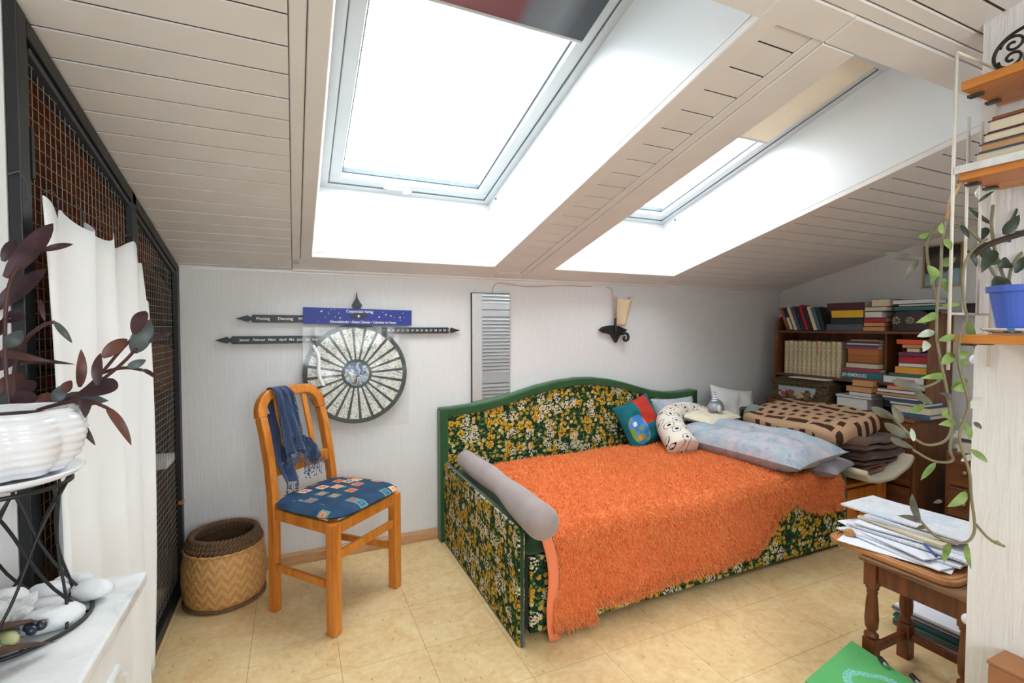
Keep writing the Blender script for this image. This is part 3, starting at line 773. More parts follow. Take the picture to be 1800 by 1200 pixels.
# ------------------------------------------------------------------ folded blankets right of the bed
def m_bpat():
    t = NT('beige_blanket_with_brown_blocks'); g = t.sep(t.co()); nz = t.noise(t.co(), 60, 2)
    y = t.math('ADD', g[1], t.math('MULTIPLY', nz, .01)); x = g[0]
    # rows across x
    fx = t.math('FRACT', t.math('MULTIPLY', x, 14)); rowi = t.math('FLOOR', t.math('MULTIPLY', x, 14))
    inx = t.math('LESS_THAN', t.math('ABSOLUTE', t.math('SUBTRACT', fx, .5)), .25)
    off = t.math('MULTIPLY', t.math('SINE', t.math('MULTIPLY', rowi, 2.7)), .3)
    fy = t.math('FRACT', t.math('ADD', t.math('MULTIPLY', y, 14), off)); iny = t.math('LESS_THAN', t.math('ABSOLUTE', t.math('SUBTRACT', fy, .5)), .24)
    sq = t.math('MULTIPLY', inx, iny)
    isbar = t.math('LESS_THAN', t.math('ABSOLUTE', t.math('SUBTRACT', t.math('MODULO', t.math('ADD', rowi, 20), 4), 1.0)), .4)
    fyb = t.math('FRACT', t.math('MULTIPLY', y, 7)); bar = t.math('MULTIPLY', t.math('MULTIPLY', inx, isbar), t.math('GREATER_THAN', fyb, .14))
    f = t.math('MAXIMUM', t.math('MULTIPLY', sq, t.math('SUBTRACT', 1, isbar)), bar)
    t.bump(t.noise(t.co(), 260, 2), .4, .003)
    return t.fin(t.mix(f, '#bd9878', '#4a322b'), .95, 0, .1)
M_bpat = m_bpat()
def slabcloth(name, label, x0, x1, y0, y1, z0, z1, mat, rnd=.03, seed=0, tilt=0, wr=.010, rx=0, parent=None, cat='blanket', rz=0, group=None):
    W, H, T_ = x1-x0, y1-y0, z1-z0
    def fn(u, v):
        a = 2*PI*u; b = PI*v-PI/2
        n1, n2 = .28, .35
        sg = lambda c, e: math.copysign(abs(c)**e, c)
        x = W/2*sg(math.cos(b), n1)*sg(math.cos(a), n2); y = H/2*sg(math.cos(b), n1)*sg(math.sin(a), n2); z = T_/2*sg(math.sin(b), .6)
        p = Vector((x, y, z)); q = p*6+Vector((seed, seed*2, 0)); nn = noise.noise(q)
        z += nn*wr + wr*.5*noise.noise(q*3); x += wr*.6*noise.noise(q+Vector((9, 0, 0))); y += wr*noise.noise(q+Vector((0, 9, 0)))
        return (x, y, z)
    o = obj(name, MB().grid(64, 26, fn, cu=True), mat, parent, smooth=True)
    o.location = ((x0+x1)/2, (y0+y1)/2, (z0+z1)/2); o.rotation_euler = (rx, tilt, rz)
    if label: tag(o, label, cat, group)
    return o
ch = thing('low_wooden_chest', 'low orange brown wooden chest under the folded blankets beside the daybed', 'chest', (2.89, 1.98, 0))
obj('body', MB().box(2.70, 3.08, 1.62, 2.45, .02, .30), M_walnutz, ch, world=True, bev=.004)
obj('front', MB().box(2.71, 3.07, 1.605, 1.62, .03, .285), M_pine, ch, world=True, bev=.004)
for xx in (2.80, 2.98): obj('knob', MB().ball((xx, 1.597, .17), .011, 6), M_black, ch, world=True)
obj('lid', MB().box(2.69, 3.085, 1.60, 2.46, .30, .318), M_pine, ch, world=True, bev=.004)
M_brn = fabric('dark_brown_wool', '#4b342b', .2); M_brn2 = fabric('taupe_brown_wool', '#5f463a', .2); M_ros = fabric('dusty_rose_wool', '#8a5a50', .2); M_cremew = fabric('cream_wool', '#cfc4ae', .06)
def roll():
    def fn(u, v):
        y = 1.50+v*.62
        a = u*PI*1.05
        pts_ = [(2.68, .40), (2.74, .352), (2.84, .332), (2.95, .345), (3.05, .40), (3.09, .455)]
        k = u*(len(pts_)-1); i = min(int(k), len(pts_)-2); f = k-i
        x = pts_[i][0]*(1-f)+pts_[i+1][0]*f; z = pts_[i][1]*(1-f)+pts_[i+1][1]*f
        return (x, y+.02*math.sin(u*5), z)
    return MB().grid(30, 12, fn)
o = fixn(obj('cream_blanket', roll(), M_cremew, smooth=True)); o.modifiers.new('t', 'SOLIDIFY').thickness = .03
tag(o, 'cream blanket curling up at the bottom of the folded blanket pile', 'blanket')
def folded(name, label, x0, x1, y0, y1, z0, n, dz, mat, th=.014, seed=0, wr=.008):
    path = []
    for i in range(n):
        z = z0+dz*(i+.5); a, b = (y0+.02*noise.noise(Vector((i*3.1, seed, 0))), y1) if i % 2 == 0 else (y1, y0+.02*noise.noise(Vector((i*3.1, seed, 0))))
        for k in range(9): path.append((a+(b-a)*k/8, z))
        if i < n-1:
            sg = 1 if b > a else -1
            for k in range(1, 6): an = -PI/2+PI*k/6; path.append((b+sg*dz*.5*math.cos(an), z+dz*.5+dz*.5*math.sin(an)))
    m = len(path)
    def fn(u, v):
        k = min(m-1, int(round(u*(m-1)))); y, z = path[k]; x = x0+(x1-x0)*v
        e = max(0, abs(2*v-1)-.8)/.2; z -= e*e*dz*.5*(1 if k > m-12 else 0)
        z += wr*noise.noise(Vector((x*7, y*5, seed)))+wr*.5*noise.noise(Vector((x*16, y*11, seed+4)))
        return (x+.012*noise.noise(Vector((y*6, z*30, seed))), y+.010*noise.noise(Vector((x*9, z*25, seed+2))), z)
    o = fixn(obj(name, MB().grid(m, 20, fn), mat, smooth=True)); so = o.modifiers.new('t', 'SOLIDIFY'); so.thickness = th; so.offset = 0
    return tag(o, label, 'blanket')
folded('rose_blanket', 'dusty rose blanket fold low in the pile beside the cabinet', 2.71, 3.0, 1.56, 2.2, .368, 2, .028, M_ros, seed=3)
folded('brown_blanket', 'dark brown folded blanket in the middle of the pile beside the cabinet', 2.72, 3.08, 1.54, 2.22, .425, 3, .027, M_brn, seed=5, wr=.010)
folded('taupe_blanket', 'taupe brown folded blanket just under the beige block patterned one', 2.71, 3.085, 1.52, 2.2, .508, 2, .034, M_brn2, seed=8, wr=.014, th=.018)
slabcloth('patterned_blanket', 'beige folded blanket with rows of dark brown blocks on top of the pile', 2.60, 3.07, 1.60, 2.24, .535, .665, M_bpat, seed=12, tilt=-.16, wr=.016)
t = NT('dark_plaid'); g = t.sep(t.co()); px_ = t.math('FRACT', t.math('MULTIPLY', g[0], 16)); py_ = t.math('FRACT', t.math('MULTIPLY', g[1], 16))
c = t.mix(t.math('LESS_THAN', px_, .3), '#22261f', '#56492e'); c = t.mix(t.math('LESS_THAN', py_, .22), c, '#6d5c3a')
M_plaid = t.fin(c, .9, 0, .1)
slabcloth('plaid_blanket', 'dark green and brown plaid blanket behind the block patterned blanket', 2.78, 3.09, 2.22, 2.50, .33, .615, M_plaid, seed=15, wr=.012)

# ================================================================== CHAIR
chr_ = thing('pine_chair', 'orange pine chair with a navy patterned seat standing by the wall', 'chair', (.157, 2.17, 0), math.radians(42))
def bar(name, pts, sq, up=(0, 1, 0), mat=None, par=None, bev=.005):
    return obj(name, MB().tube(pts, 0, sq=sq, up=up), mat or M_pine, par or chr_, bev=bev)
for sx in (-1, 1):
    bar('leg', [(sx*.185, -.165, 0), (sx*.185, -.165, .43)], (.042, .042))
    bar('leg', [(sx*.162, .175, 0), (sx*.162, .175, .38), (sx*.162, .180, .48), (sx*.160, .196, .60), (sx*.160, .222, .72), (sx*.160, .243, .79)], (.038, .034))
# arched top
ar = []
ztop, R_ = .888, .085
for a in np.linspace(0, PI/2, 8): ar.append((-.160+R_-R_*math.cos(a), .246+(math.sin(a))*.018, .802+math.sin(a)*R_))
ar = [(-.160, .2435, .7905)]+ar; ar = ar+[(-p[0], p[1], p[2]) for p in reversed(ar)]
bar('top_rail', ar, (.034, .042), up=(0, 1, .1))
bar('lower_rail', [(-.145, .192, .575), (.145, .192, .575)], (.022, .052))
for xx in (-.075, 0, .075): bar('slat', [(xx, .194, .598), (xx, .222, .72), (xx, .262, .872)], (.014, .026))
def rail(p, q, h=.045, wd=.02): bar('seat_rail', [p, q], (wd, h), up=(0, 1, 0) if abs(p[1]-q[1]) < .05 else (1, 0, 0))
rail((-.165, -.170, .405), (.165, -.170, .405)); rail((-.145, .175, .405), (.145, .175, .405))
rail((-.185, -.145, .405), (-.165, .158, .405)); rail((.185, -.145, .405), (.165, .158, .405))
bar('stretcher', [(-.166, -.165, .295), (.166, -.165, .295)], (.018, .034))
bar('stretcher', [(-.183, -.145, .185), (-.164, .158, .185)], (.018, .030), up=(1, 0, 0))
bar('stretcher', [(.183, -.145, .185), (.164, .158, .185)], (.018, .030), up=(1, 0, 0))
def seatf(sg):
    def fn(u, v):
        a = 2*PI*u; k = v
        sg_ = lambda c, e: math.copysign(abs(c)**e, c)
        x = sg_(math.cos(a), .42)*(.212 if math.sin(a) < 0 else .212-.03*abs(math.sin(a))); y = -.010+sg_(math.sin(a), .42)*.195
        rr = min(1, k*1.0); z = .452+sg*(.022*math.sqrt(max(0, 1-rr**6)))
        return (x*rr, y*rr, z)
    return fn
sm = MB(); sm.grid(56, 16, seatf(1), cu=True); sm.grid(56, 16, seatf(-1), cu=True)
fixn(obj('seat_cushion', sm, M_seat, chr_, smooth=True))
for sx, sy in ((-.185, -.165), (.185, -.165), (-.162, .175), (.162, .175)): pass
# scarf draped over the chair back
scf = thing('fringed_scarf', 'navy blue fringed scarf draped over the top of the chair back', 'scarf', (.157, 2.17, 0), math.radians(42))
def drape(u, v):
    x = -.108+u*.078; w_ = .012*math.sin(u*14+v*6)
    s = v*.62-.30     # - front , + behind
    if s < -.03: z = .895+(s+.03)*.95; y = .226+(.895-z)*-.30-.010+w_*.6; x += (-s-.03)*-.10*(1-u)+ .35*(-s)*.10
    elif s < .03: a = (s+.03)/.06*PI; z = .893+.020*math.sin(a); y = .252-.028*math.cos(a)
    else: z = .895-(s-.03)*.95; y = .285-(.895-z)*.22+w_*.6
    return (x+.008*noise.noise(Vector((u*4, v*9, 1))), y+.006*noise.noise(Vector((u*6, v*12, 5))), z)
o = obj('cloth', MB().grid(16, 50, drape), M_navyt, scf, smooth=True); o.modifiers.new('t', 'SOLIDIFY').thickness = .004
def tail(u, v):
    cx = -.070+v*.125; cz = .715-v*.135; tw = .024+.014*math.sin(v*PI)+.006*v
    a = u*2*PI
    return (cx+math.cos(a+v*3)*tw*.5+.006*noise.noise(Vector((u*5, v*10, 0))), .158+.035*(.72-cz)*-1+math.sin(a)*tw*.38+.010*math.sin(v*8), cz+math.sin(a+v*3)*tw*.9+.008*noise.noise(Vector((v*14, u*7, 3))))
obj('twisted_tail', MB().grid(18, 34, tail, cu=True), M_navyt, scf, smooth=True)
def backp(u, v):
    return (-.135+u*.075+.01*math.sin(v*7), .262-.115*v+.01*math.sin(u*9+v*5), .80-v*.28)
o = obj('hanging_end', MB().grid(12, 30, backp), M_navyt, scf, smooth=True); o.modifiers.new('t', 'SOLIDIFY').thickness = .004
fm = MB(); rr = random.Random(4)
def tassel(p, L):
    p = Vector(p); q = p+Vector((rr.uniform(-.004, .004), rr.uniform(-.003, .003), -L))
    fm.tube([p, (p+q)/2+Vector((rr.uniform(-.002, .002), 0, 0)), q], .0009, 4); fm.ball(q, rr.uniform(.0028, .0042), 4); fm.ball((p+q)/2, .0025, 4)
for k in range(34):
    v = k/33; p = drape(1, v*.46); tassel((p[0]+.002, p[1]-.006, p[2]), rr.uniform(.015, .03)); p = drape(0, v*.46); tassel((p[0], p[1]-.006, p[2]), rr.uniform(.012, .025))
for k in range(40):
    u = k/39; p = drape(u, 0); tassel((p[0], p[1]-.003, p[2]), rr.uniform(.02, .05))
for k in range(70):
    v = k/69; p = tail(rr.uniform(0, 1), v); tassel((p[0], p[1]-.012, p[2]), rr.uniform(.012, .03))
for k in range(26):
    p = (rr.uniform(-.03, .085), rr.uniform(.13, .16), rr.uniform(.555, .60)); tassel(p, rr.uniform(.03, .06))
for k in range(20):
    p = backp(k/19, 1); tassel(p, rr.uniform(.02, .045))
fo = obj('fringe', fm, M_navyf, scf); fo['kind'] = 'stuff'

# ================================================================== BASKET
bs = thing('straw_basket', 'round woven straw basket with a dark rope rim in the corner', 'basket', (-.282, 2.405, 0))
bod = MB(); prof = [(.0, .004), (.135, .004), (.150, .012), (.158, .05), (.163, .11), (.160, .17), (.152, .215), (.146, .235)]
bod.lathe(prof, n=48, mod=lambda a, z: 1+.012*math.sin(a*11+z*60)+.01*math.sin(a*3))
obj('body', bod, M_wicker, bs, smooth=True)
obj('inner_wall', MB().lathe([(.142, .235), (.146, .12), (.138, .02), (0, .015)], n=40), M_rope, bs, smooth=True)
obj('plaited_band', MB().tube([(.149*math.cos(a), .149*math.sin(a), .232+.002*math.sin(a*30)) for a in np.linspace(0, 2*PI, 90, endpoint=False)], .006, 6, closed=True), M_wicker, bs, smooth=True)
for k, (rad, z) in enumerate(((.137, .246), (.130, .262), (.124, .277))):
    rp = MB()
    for ph in (0, PI):
        rp.tube([((rad+.007*math.cos(a*26+ph))*math.cos(a), (rad+.007*math.cos(a*26+ph))*math.sin(a), z+.007*math.sin(a*26+ph)) for a in np.linspace(0, 2*PI, 320, endpoint=False)], .0075, 5, closed=True)
    obj('rope_coil', rp, M_rope, bs, smooth=True)
obj('base_ring', MB().tube([(.152*math.cos(a), .152*math.sin(a), .010) for a in np.linspace(0, 2*PI, 60, endpoint=False)], .008, 6, closed=True), M_rope, bs, smooth=True)

# ================================================================== WALL PIECES
M_text = plain('white_lettering', '#e4e2da', .6)
def RX(x, y, z, rz=0): return Matrix.Translation((x, y, z)) @ Matrix.Rotation(rz, 4, 'Y') @ Matrix.Rotation(PI/2, 4, 'X')
pc = thing('perpetual_calendar', 'black arrow shaped perpetual calendar bars with gothic lettering on the wall', 'calendar', (.28, YB, .9))
def arrow(x0, x1, z, h, left=True, right=False):
    hh = h/2; p = []
    if left: p += [(x0, z), (x0+.030, z+hh*.55), (x0+.050, z+hh*.9), (x0+.055, z+hh*.5), (x0+.062, z+hh*.5), (x0+.070, z+hh)]
    else: p += [(x0, z-hh), (x0, z+hh)]
    if right: p += [(x1-.070, z+hh), (x1-.062, z+hh*.5), (x1-.055, z+hh*.5), (x1-.050, z+hh*.9), (x1-.030, z+hh*.55), (x1, z), (x1-.030, z-hh*.55), (x1-.050, z-hh*.9), (x1-.055, z-hh*.5), (x1-.062, z-hh*.5), (x1-.070, z-hh)]
    else: p += [(x1, z+hh), (x1, z-hh)]
    if left: p += [(x0+.070, z-hh), (x0+.062, z-hh*.5), (x0+.055, z-hh*.5), (x0+.050, z-hh*.9), (x0+.030, z-hh*.55)]
    return MB().prism(p, 1, YB-.026, YB-.012)
b1 = fixn(obj('bar', arrow(-.24, .42, 1.208, .036), M_black, pc, world=True)); b2 = fixn(obj('bar', arrow(-.325, .30, 1.108, .036), M_black, pc, world=True)); b3 = fixn(obj('bar', arrow(.20, .845, 1.150, .032, False, True), M_black, pc, world=True))
obj('stem', MB().box(.288, .308, YB-.012, YB-.001, 1.05, 1.30), M_black, pc, world=True)
fin = [(.297, 1.345), (.293, 1.315), (.283, 1.295), (.274, 1.28), (.280, 1.262), (.314, 1.262), (.322, 1.28), (.311, 1.295), (.301, 1.315)]
fixn(obj('finial', MB().prism(fin, 1, YB-.03, YB-.012), M_black, pc, world=True))
def lt(body, size, x, z, y=YB-.0265, sx=1, par=None, rz=0, mat=None):
    L = par.location; return text('lettering', body, size, mat or M_text, par, RX(x-L[0], y-L[1], z-L[2], rz), sx)
for body, x in (('Montag', -.128), ('Dienstag', -.032), ('Mittwoch', .062)): lt(body, .019, x, 1.208, par=pc)
for body, x in (('Januar', -.205), ('Februar', -.145), ('März', -.092), ('April', -.045), ('Mai', -.006), ('Juni', .030), ('Juli', .066), ('August', .108), ('September', .165)): lt(body, .0165, x, 1.108, par=pc)
for k, d_ in enumerate(list(range(14, 32))): lt(str(d_), .0155, .352+k*.0252, 1.150, par=pc)

ac = thing('advent_calendar', 'round wheel shaped advent calendar in a clear sleeve under a blue card header', 'calendar', (.292, YB-.034, .932))
NA = 64
M_dkg = plain('dark_green_print', '#25332b', .5)
def disc(r0, r1, y0, y1, n=NA, a0=0, a1=2*PI):
    full = abs(a1-a0-2*PI) < 1e-6; mb = MB(); an = [a0+(a1-a0)*k/n for k in range(n if full else n+1)]
    vs = []
    for a in an:
        for r_, y in ((r0, y0), (r1, y0), (r1, y1), (r0, y1)): vs.append((r_*math.cos(a), y, r_*math.sin(a)))
    m = len(an); fs = []
    for k in range(m if full else m-1):
        for j in range(4): fs.append((k*4+j, k*4+(j+1) % 4, ((k+1) % m)*4+(j+1) % 4, ((k+1) % m)*4+j))
    if not full: fs += [(0, 1, 2, 3), tuple((m-1)*4+j for j in range(4))]
    return mb.add(vs, fs)
fixn(obj('wheel_board', disc(.001, .243, -.002, .002), M_dkg, ac))
fixn(obj('rim', disc(.232, .252, -.006, .003), M_dkg, ac))
def m_print():
    t = NT('botanical_print'); co = t.co(); tw = t.n('ShaderNodeNewGeometry'); mp = t.n('ShaderNodeMapping'); t.l(tw.outputs['Position'], mp.inputs[0]); p = mp.outputs[0]
    a = t.noise(p, 60, 3, .7); v = t.vor(p, 90)
    ink = t.math('MULTIPLY', t.math('LESS_THAN', t.noise(p, 110, 3, .7, 1), .46), t.math('GREATER_THAN', a, .42))
    hue = t.ramp(t.noise(p, 18, 2), [(.3, '#6f8a6c'), (.5, '#46544c'), (.62, '#b8b04a'), (.75, '#7e97a6')])
    c = t.mix(t.math('MULTIPLY', ink, .8), '#e6e3dc', hue)
    return t.fin(c, .6)
M_print = m_print()
seg = 2*PI/24
src = None
for k in range(24):
    hw = seg/2*.80
    mb = MB(); vs = []
    for a in np.linspace(-1, 1, 5):
        pass
    ri, ro = .074, .230; wi_ = math.tan(seg/2)*ri-.0045; wo_ = math.tan(seg/2)*ro-.0072
    if src is None:
        src = fixn(obj('picture_panel', MB().add([(ri, -.0035, -wi_), (ro, -.0035, -wo_), (ro, -.0035, wo_), (ri, -.0035, wi_), (ri, -.0018, -wi_), (ro, -.0018, -wo_), (ro, -.0018, wo_), (ri, -.0018, wi_)], [(0, 1, 2, 3), (7, 6, 5, 4), (0, 4, 5, 1), (1, 5, 6, 2), (2, 6, 7, 3), (3, 7, 4, 0)]), M_print, ac))
        src.matrix_local = Matrix.Rotation(.06, 4, 'Y')
    else: share('picture_panel', src, ac, Matrix.Rotation(.06+k*seg, 4, 'Y'))
t = NT('hub_picture'); v = t.vor(t.co(), 26); n_ = t.noise(t.co(), 22, 4, .6, 1)
M_hub = t.fin(t.ramp(n_, [(.3, '#22304f'), (.45, '#3c5a86'), (.52, '#d8dce4'), (.58, '#3c6a48'), (.66, '#9a3a34'), (.75, '#2a2420')]), .4)
fixn(obj('hub_ring', disc(.060, .067, -.006, .0), M_dkg, ac)); fixn(obj('hub_picture', disc(.0005, .060, -.0045, .0), M_hub, ac))
M_blue = plain('royal_blue_card', '#182a82', .5, .05)
rzc = math.radians(1.0)
Mh = Matrix.Translation((.016, -.010, .288)) @ Matrix.Rotation(rzc, 4, 'Y')
cd = obj('header_card', MB().box(-.263, .263, -.001, .001, -.040, .040), M_blue, ac); cd.matrix_local = Mh
text('lettering', 'Coppenrath Verlag', .020, M_text, cd, RX(.0, -.0015, .026), .85)
text('lettering', 'Adventskalender • Advent Calendar • Calendrier de l’Avent', .0185, M_text, cd, RX(.02, -.0015, -.027), .72)
el = [(.046*math.cos(a), .013*math.sin(a)) for a in np.linspace(0, 2*PI, 24, endpoint=False)]
fixn(obj('hanging_slot', MB().prism(el, 1, -.0022, -.0008).xf(Matrix.Translation((-.005, 0, .003))), M_black, cd))
def star(mb, x, z, r_, n=5):
    p = []
    for k in range(2*n): a = PI/2+k*PI/n; q = r_ if k % 2 == 0 else r_*.42; p.append((x+q*math.cos(a), z+q*math.sin(a)))
    mb.prism(p, 1, -.0026, -.0012)
sm_ = MB(); rr = random.Random(8)
star(sm_, -.005, .003, .009, 4)
for k in range(34):
    x = rr.uniform(-.25, .25); z = rr.uniform(-.032, .034)
    if abs(x) < .075 and z > -.012: continue
    if -.17 < x < .2 and z < -.014: continue
    star(sm_, x, z, rr.choice((.0025, .003, .0055)))
so_ = obj('stars', sm_, M_text, cd); so_['kind'] = 'stuff'
def slv(u, v):
    x = -.25+u*.51; z = -.275+v*.510; return (x, -.014-.004*noise.noise(Vector((x*9, z*9, 1)))-.003*noise.noise(Vector((x*30, z*12, 1))), z)
obj('clear_sleeve', MB().grid(40, 40, slv), M_sleeve, ac, smooth=True)
def fold(u, v):
    return (-.215+.05*v+u*.018+.01*math.sin(v*6), -.022-.008*math.sin(u*PI), .15-.20*v)
rb = obj('sleeve_crease', MB().grid(4, 16, fold), M_whitep, ac, smooth=True)  # white strip stands in for a pale crease of the clear sleeve

# narrow mirror
mr = thing('narrow_mirror', 'tall narrow frameless mirror on the wall above the floral headboard', 'mirror', (1.033, YB, .75))
t = NT('mirror_silver'); M_mir = t.fin('#f2f4f4', .01, 1.0)
obj('glass', MB().box(.918, 1.148, YB-.020, YB-.016, .725, 1.358), M_mir, mr, world=True)
obj('backing', MB().box(.915, 1.151, YB-.016, YB-.001, .722, 1.362), M_black, mr, world=True)

# wall lamp with parchment shade
M_parch = plain('parchment', '#d9c2a0', .8, .05, 20); trans(M_parch, (.9, .75, .55, 1), .2)
wl = thing('wall_lamp', 'dark iron wall lamp with a curled cream parchment shade', 'lamp', (1.91, YB, 1.15))
def shd(u, v):
    z = 1.175+v*.185; w0 = -.040+(-.008)*v; w1 = .018+.05*v
    x = 1.925+w0+(w1-w0)*u; y = YB-.045-.035*math.sin(u*PI*.85)-.01*v; return (x, y, z-.018*v*math.sin(u*PI))
o = obj('shade', MB().grid(18, 10, shd), M_parch, wl, world=True, smooth=True); o.modifiers.new('t', 'SOLIDIFY').thickness = .0015
obj('shade_curl', MB().tube([(1.985, YB-.05, 1.345), (1.985, YB-.05, 1.360)], .010, 10), M_parch, wl, world=True)
obj('candle_tube', MB().tube([(1.888, YB-.035, 1.135), (1.888, YB-.035, 1.225)], .011, 10), M_iron, wl, world=True)
dpt = [(1.770, 1.150), (1.800, 1.170), (1.850, 1.178), (1.905, 1.178), (1.955, 1.160), (1.985, 1.150), (1.955, 1.128), (1.925, 1.110), (1.900, 1.065), (1.860, 1.120), (1.80, 1.133)]
fixn(obj('back_plate', MB().prism(dpt, 1, YB-.03, YB-.004), M_iron, wl, world=True, bev=.003))
obj('scroll', MB().tube([(1.955+.034*(1-.05*k)*math.cos(2.4-k*.42), YB-.045, 1.098+.034*(1-.05*k)*math.sin(2.4-k*.42)) for k in range(17)], .009, 8), M_iron, wl, world=True, smooth=True)
M_cable = plain('cream_cable', '#cbb59c', .6)
tag(obj('ceiling_cable', MB().tube(smooth_pts([(1.048, YB-.004, 1.36), (1.05, YB-.005, 1.40), (1.075, YB-.006, 1.425), (1.13, YB-.006, 1.420), (1.25, YB-.006, 1.408), (1.36, YB-.006, 1.410), (1.45, YB-.006, 1.422), (1.72, YB-.006, 1.424)]), .003, 6), M_cable, smooth=True), 'thin cream cable sagging along the top of the wall above the mirror', 'cable')
tag(obj('lamp_cable', MB().tube(smooth_pts([(1.84, YB-.006, 1.424), (1.875, YB-.006, 1.415), (1.885, YB-.006, 1.37), (1.887, YB-.010, 1.23)]), .003, 6), M_cable, smooth=True), 'thin cream cable running down to the iron wall lamp', 'cable')
# framed picture on the right wall
pf = thing('framed_picture', 'small framed dark and blue picture hanging on the right wall above the books', 'picture', (XR, 1.55, 1.53))
M_brass = plain('brass_frame', '#a58a58', .35, .1, metal=.6)
fm2 = MB().box(XR-.014, XR-.002, 1.455, 1.645, 1.405, 1.415).box(XR-.014, XR-.002, 1.455, 1.645, 1.642, 1.652).box(XR-.014, XR-.002, 1.455, 1.465, 1.415, 1.642).box(XR-.014, XR-.002, 1.635, 1.645, 1.415, 1.642)
obj('frame', fm2, M_brass, pf, world=True, bev=.002)
t = NT('painting'); g = t.sep(t.co(kind='Generated')); n_ = t.noise(t.co(kind='Generated'), 4, 4)
c = t.ramp(t.math('ADD', g[2], t.math('MULTIPLY', n_, .35)), [(.3, '#8fb0c4'), (.5, '#7d9cae'), (.56, '#3a3a40'), (.8, '#55504e'), (.98, '#17161a')])
obj('picture', MB().box(XR-.008, XR-.003, 1.465, 1.635, 1.415, 1.642), t.fin(c, .3), pf, world=True)
tag(obj('black_wall_box', MB().box(XR-.05, XR-.002, 1.335, 1.43, 1.235, 1.30), M_black, bev=.003), 'small black box on the right wall behind the shelf uprights', 'box')

# ================================================================== BOOKCASE WALL
def cabinet(y0, y1, label, proud=0.0):
    c = thing('cabinet', label, 'cabinet', (XR-.19, (y0+y1)/2, 0), 0, 'brown cabinets under the books')
    xf = 3.105-proud
    obj('top_board', MB().box(xf-.008, XR-.002, y0, y1, .638, .657), M_walnut, c, world=True, bev=.003)
    obj('side_board', MB().box(xf, XR-.002, y0, y0+.018, .02, .638), M_walnutz, c, world=True, bev=.002)
    obj('side_board', MB().box(xf, XR-.002, y1-.018, y1, .02, .638), M_walnutz, c, world=True, bev=.002)
    obj('plinth', MB().box(xf+.02, XR-.002, y0+.018, y1-.018, .0, .06), M_walnut, c, world=True)
    obj('back_board', MB().box(XR-.012, XR-.003, y0+.018, y1-.018, .06, .638), M_walnutz, c, world=True)
    d = obj('door', MB().box(xf+.001, xf+.018, y0+.020, y1-.020, .395, .634), M_walnutz, c, world=True, bev=.003)
    for z0, z1 in ((.065, .165), (.172, .272), (.279, .388)):
        dr_ = obj('drawer', MB().box(xf+.001, xf+.02, y0+.020, y1-.020, z0, z1), M_walnut, c, world=True, bev=.003)
        obj('knob', MB().ball(((xf-.008), (y0+y1)/2, (z0+z1)/2), .010, 6).xf(Matrix.Translation(-c.location)), M_brass, dr_)
    return c
cabinet(1.49, 1.948, 'brown wooden cabinet with stacks of books on top, nearer the partition')
cabinet(1.952, 2.41, 'brown wooden cabinet under the embossed metal chest, nearer the white back wall', .006)
ht = thing('book_hutch', 'open brown wooden bookshelf of two boards standing on the cabinets', 'bookshelf', (XR-.12, 1.96, .657))
def sidep(y0, y1):
    p = [(3.20, .657), (XR-.002, .657), (XR-.002, 1.245), (3.31, 1.245), (3.272, 1.240), (3.252, 1.215), (3.248, 1.16), (3.255, 1.10), (3.238, 1.0), (3.235, .86), (3.225, .78)]
    mb = MB(); n = len(p); mb.add([(x, y0, z) for x, z in p]+[(x, y1, z) for x, z in p], [tuple(range(n)), tuple(range(n, 2*n))[::-1]]+[(i, n+i, n+(i+1) % n, (i+1) % n) for i in range(n)])
    return fixn(obj('side_board', mb, M_walnutz, ht, world=True, bev=.003))
sidep(1.490, 1.508); sidep(2.432, 2.450)
SH1, SH2 = 1.143, .836
obj('shelf', MB().box(3.245, XR-.012, 1.508, 2.432, SH1-.016, SH1), M_walnut, ht, world=True, bev=.002)
obj('shelf', MB().box(3.232, XR-.012, 1.508, 2.432, SH2-.018, SH2), M_walnut, ht, world=True, bev=.002)
obj('divider', MB().box(3.30, XR-.012, 1.742, 1.757, SH2, SH1-.016), M_walnutz, ht, world=True, bev=.002)
obj('back_board', MB().box(XR-.011, XR-.003, 1.508, 2.432, SH2, SH1), M_walnutz, ht, world=True)

BK = {'slate': '#4a5264', 'black': '#20252a', 'yellow': '#e2b41c', 'maroon': '#4c1e2c', 'tan': '#c79562', 'tan2': '#b98c5c', 'red': '#a61f28', 'white': '#d8d4cb', 'cream': '#d8cba8', 'teal': '#2a6a74',
      'redp': '#a23a4a', 'blue': '#2c4f8c', 'green': '#3c6a4c', 'orange': '#d9962f', 'purple': '#6a2a55', 'olive': '#a89a4c', 'orangered': '#dd5426', 'paper': '#cfc8ba', 'bluebk': '#3f5f7c', 'navy': '#1f2a44', 'brown': '#8c5a38'}
BMat = {}
def bmat(k):
    if k not in BMat: BMat[k] = plain('book_cover_'+k, BK[k], .55, .05, 30)
    return BMat[k]
t = NT('book_pages'); g = t.sep(t.co()); st = t.math('SINE', t.math('MULTIPLY', g[2], 1800)); n_ = t.noise(t.co(), 20, 3)
M_pages = t.fin(t.mix(t.math('MULTIPLY', t.math('ADD', st, 1), .18), '#ddd0b4', '#a8977a'), .85)
M_pagew = plain('white_pages', '#dcdad4', .8, .05, 60)
t = NT('tan_pages'); M_paget = t.fin(t.mix(t.noise(t.co((1, 1, 20)), 20, 3), '#d2a572', '#b98550'), .85)
